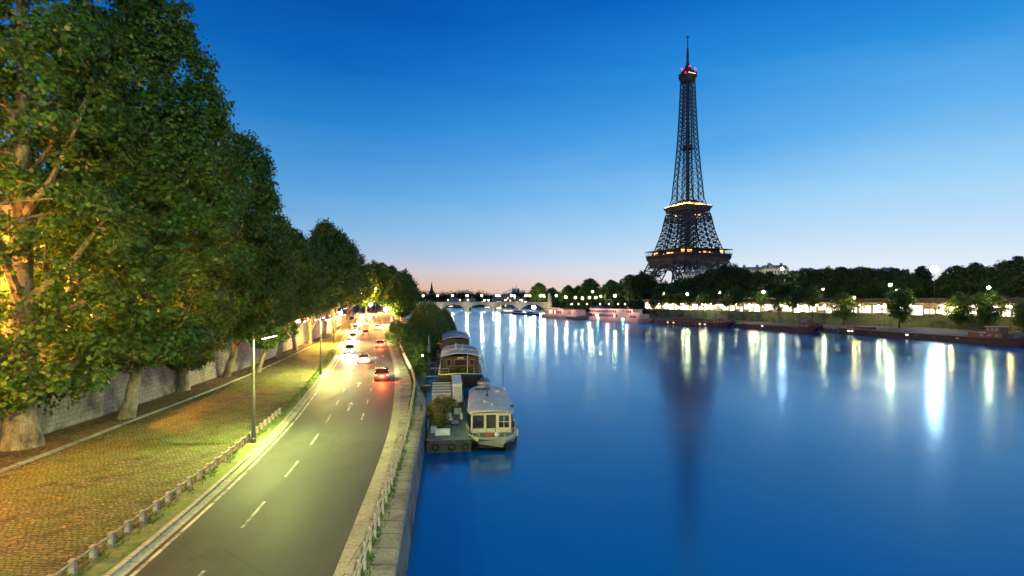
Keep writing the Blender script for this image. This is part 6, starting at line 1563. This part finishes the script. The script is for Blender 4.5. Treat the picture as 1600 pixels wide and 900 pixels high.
# hill with pale blocks in the distance
def hill():
    mb = MB(); rows = []
    for j in range(9):
        y = 900+j*60; row = []
        for i in range(41):
            x = 300+i*26; px = 800+x*F/1000
            base = 66*smooth(x, 300, 560)*(1-smooth(x, 700, 860))+ 30*(1-smooth(x, 1100, 1400))*smooth(x, 600, 900)
            row.append((x, y, 8+base*math.sin(math.pi*min(1, .0+j/8*.9+.05))**.7 + 2*math.sin(i*1.7+j)))
        rows.append(row)
    mb.grid(rows); struct(mb.build('hill', M['ground'], smooth=True))
hill()
HH = 'distant blue grey blocks on the hill'
rgh = random.Random(12)
for i, (a, b, py, h) in enumerate([(1237, 1252, 423, 12), (1252, 1270, 419, 14), (1270, 1284, 421, 14), (1285, 1298, 420, 16), (1300, 1312, 422, 14), (1312, 1324, 418, 17), (1326, 1338, 421, 16), (1340, 1350, 420, 15), (1345, 1352, 417, 22), (1354, 1366, 419, 15), (1366, 1378, 420, 14), (1380, 1396, 418, 18), (1398, 1408, 420, 12), (1412, 1420, 421, 10)]):
    Y = 1130+rgh.uniform(-40, 40); w = (b-a)*Y/F; top = ZA(py, Y); z = top-h*1.6-3.5
    t = facade('hill_block', ORD[i] + ' pale block from the mast side on the distant hill', 'building', XA((a+b)/2, Y), Y, z, w, h*1.6, 14, R(rgh.uniform(-25, 25)), M['palestone'], 3, max(3, int(w/5)), max(3, int(h*1.6/4)), 0, i, mansard=False, group=HH, balc=False)
# houses of the upper street, lit by its lamps
UH = 'street houses behind the upper street'
for i in range(9):
    Y = 30+i*27; x = upL(Y)-5.5; a = math.atan2(upL(Y+1)-upL(Y-1), 2)
    if Y > 250: continue
    facade('town_house', ORD[i] + ' tall stone house along the upper street counted from the camera', 'house', x-.2, Y, zS(Y)+.1, 25.5, 15, 12, R(90)-a, M['orangestone'], 3.5, 8, 5, .12, i+20, group=UH)
for i, (px0, px1, Y, py) in enumerate(((560, 592, 470, 452), (592, 628, 490, 453))):
    w = (px1-px0)*Y/F; facade('town_house', ('stone house closing the road view behind the yellow tree', 'stone house behind the dark tree where the roads meet')[i], 'house', XA((px0+px1)/2, Y), Y, 10, w, max(8, ZA(py, Y)-13), 12, 0, M['orangestone'], 3, 6, 4, .2, 40+i, group=UH)
# church with a thin spire, low city beyond the bridge
Y = 1500
t = thing('church', 'distant church with one thin dark pointed spire', 'church', (XA(674.5, Y), Y, 6))
mb = MB(); mb.b2(-7, 7, -6, 6, 0, 26); mb.b2(-9, 9, 6, 46, 0, 16); wl_ = mb.build('wall', M['palestone'], t)
mb = MB(); mb.lathe([(7.2, 26), (5.0, 34), (2.6, 46), (.9, 58), (.15, 62)], (0,0,0), 8); sp_ = mb.build('spire', M['irond'], t)
for sx in (-1, 1):
    for sy in (-1, 1): mb = MB(); mb.lathe([(1.2, 24), (1.1, 30), (.1, 35)], (sx*6, sy*5, 0), 6); mb.build('pinnacle', M['irond'], sp_)
mb = MB(); mb.add([(-9, 6, 16), (9, 6, 16), (9, 46, 16), (-9, 46, 16), (0, 6, 25), (0, 46, 25)], [(0,1,4), (1,2,5,4), (2,3,5), (3,0,4,5)]); mb.build('roof', M['zinc'], t)
Y = 2300
t = thing('cathedral', 'faint twin towered cathedral on the horizon beyond the bridge', 'cathedral', (XA(806.5, Y), Y, 8))
mb = MB(); mb.b2(-14, -3, 0, 12, 0, 58); mb.b2(3, 14, 0, 12, 0, 58); mb.b2(-14, 14, 12, 60, 0, 42); mb.lathe([(2.5, 40), (1.2, 70), (.2, 82)], (0, 30, 0), 6); mb.build('tower', M['palestone'], t)
t = thing('column_monument', 'slim distant column with a small figure, beside the faint cathedral', 'monument', (XA(800.5, 1500), 1500, 8)); mb = MB(); mb.lathe([(2.4, 0), (1.5, 4), (1.3, 34), (2.0, 35), (.8, 37), (.9, 42), (.1, 44)], (0,0,0), 8); mb.build('shaft', M['limestone'], t)
CB = 'low city buildings beyond the bridge'
for i, (a, b, py, lit, wm) in enumerate([(768, 784, 465, .25, 'orangestone'), (781, 806, 461.5, .3, 'orangestone'), (700, 716, 466.5, .1, 'orangestone'), (724, 742, 466, .1, 'orangestone'), (806, 822, 465, .25, 'orangestone')]):
    Y = 1000; w = (b-a)*Y/F; facade('city_block', ('low warm lit building beyond the bridge near its middle', 'larger orange lit building beyond the right half of the bridge', 'grey building beyond the third bridge lamp', 'wide grey building beyond the fourth bridge lamp', 'grey building beyond the bridge next to the round tree')[i], 'building', XA((a+b)/2, Y), Y, 1, w, ZA(py, Y)-4, 14, 0, M[wm], 3, max(4, int(w/4)), 4, lit, 60+i, group=CB)
mb = MB(); mb.b2(-120, 45, 985, 1150, -2, .9); struct(mb.build('far_quay_ground', M['ground']))
for i, (px, m) in enumerate(((700, 'e_sodium'), (719, 'e_warm'), (731, 'e_sodium'), (757, 'e_warm'), (763, 'e_warm'), (790, 'e_sodium'), (815, 'e_warm'), (830, 'e_warm'), (836, 'e_warm'), (846, 'e_warm'))):
    Y = 700; globe_lamp('street_lamp', ORD[i] + ' warm low lamp seen over the bridge parapet counted from the tree side', XA(px, Y), Y, 1, ZA(469, Y)-1, M[m], .5, 'warm lamps beyond the bridge')
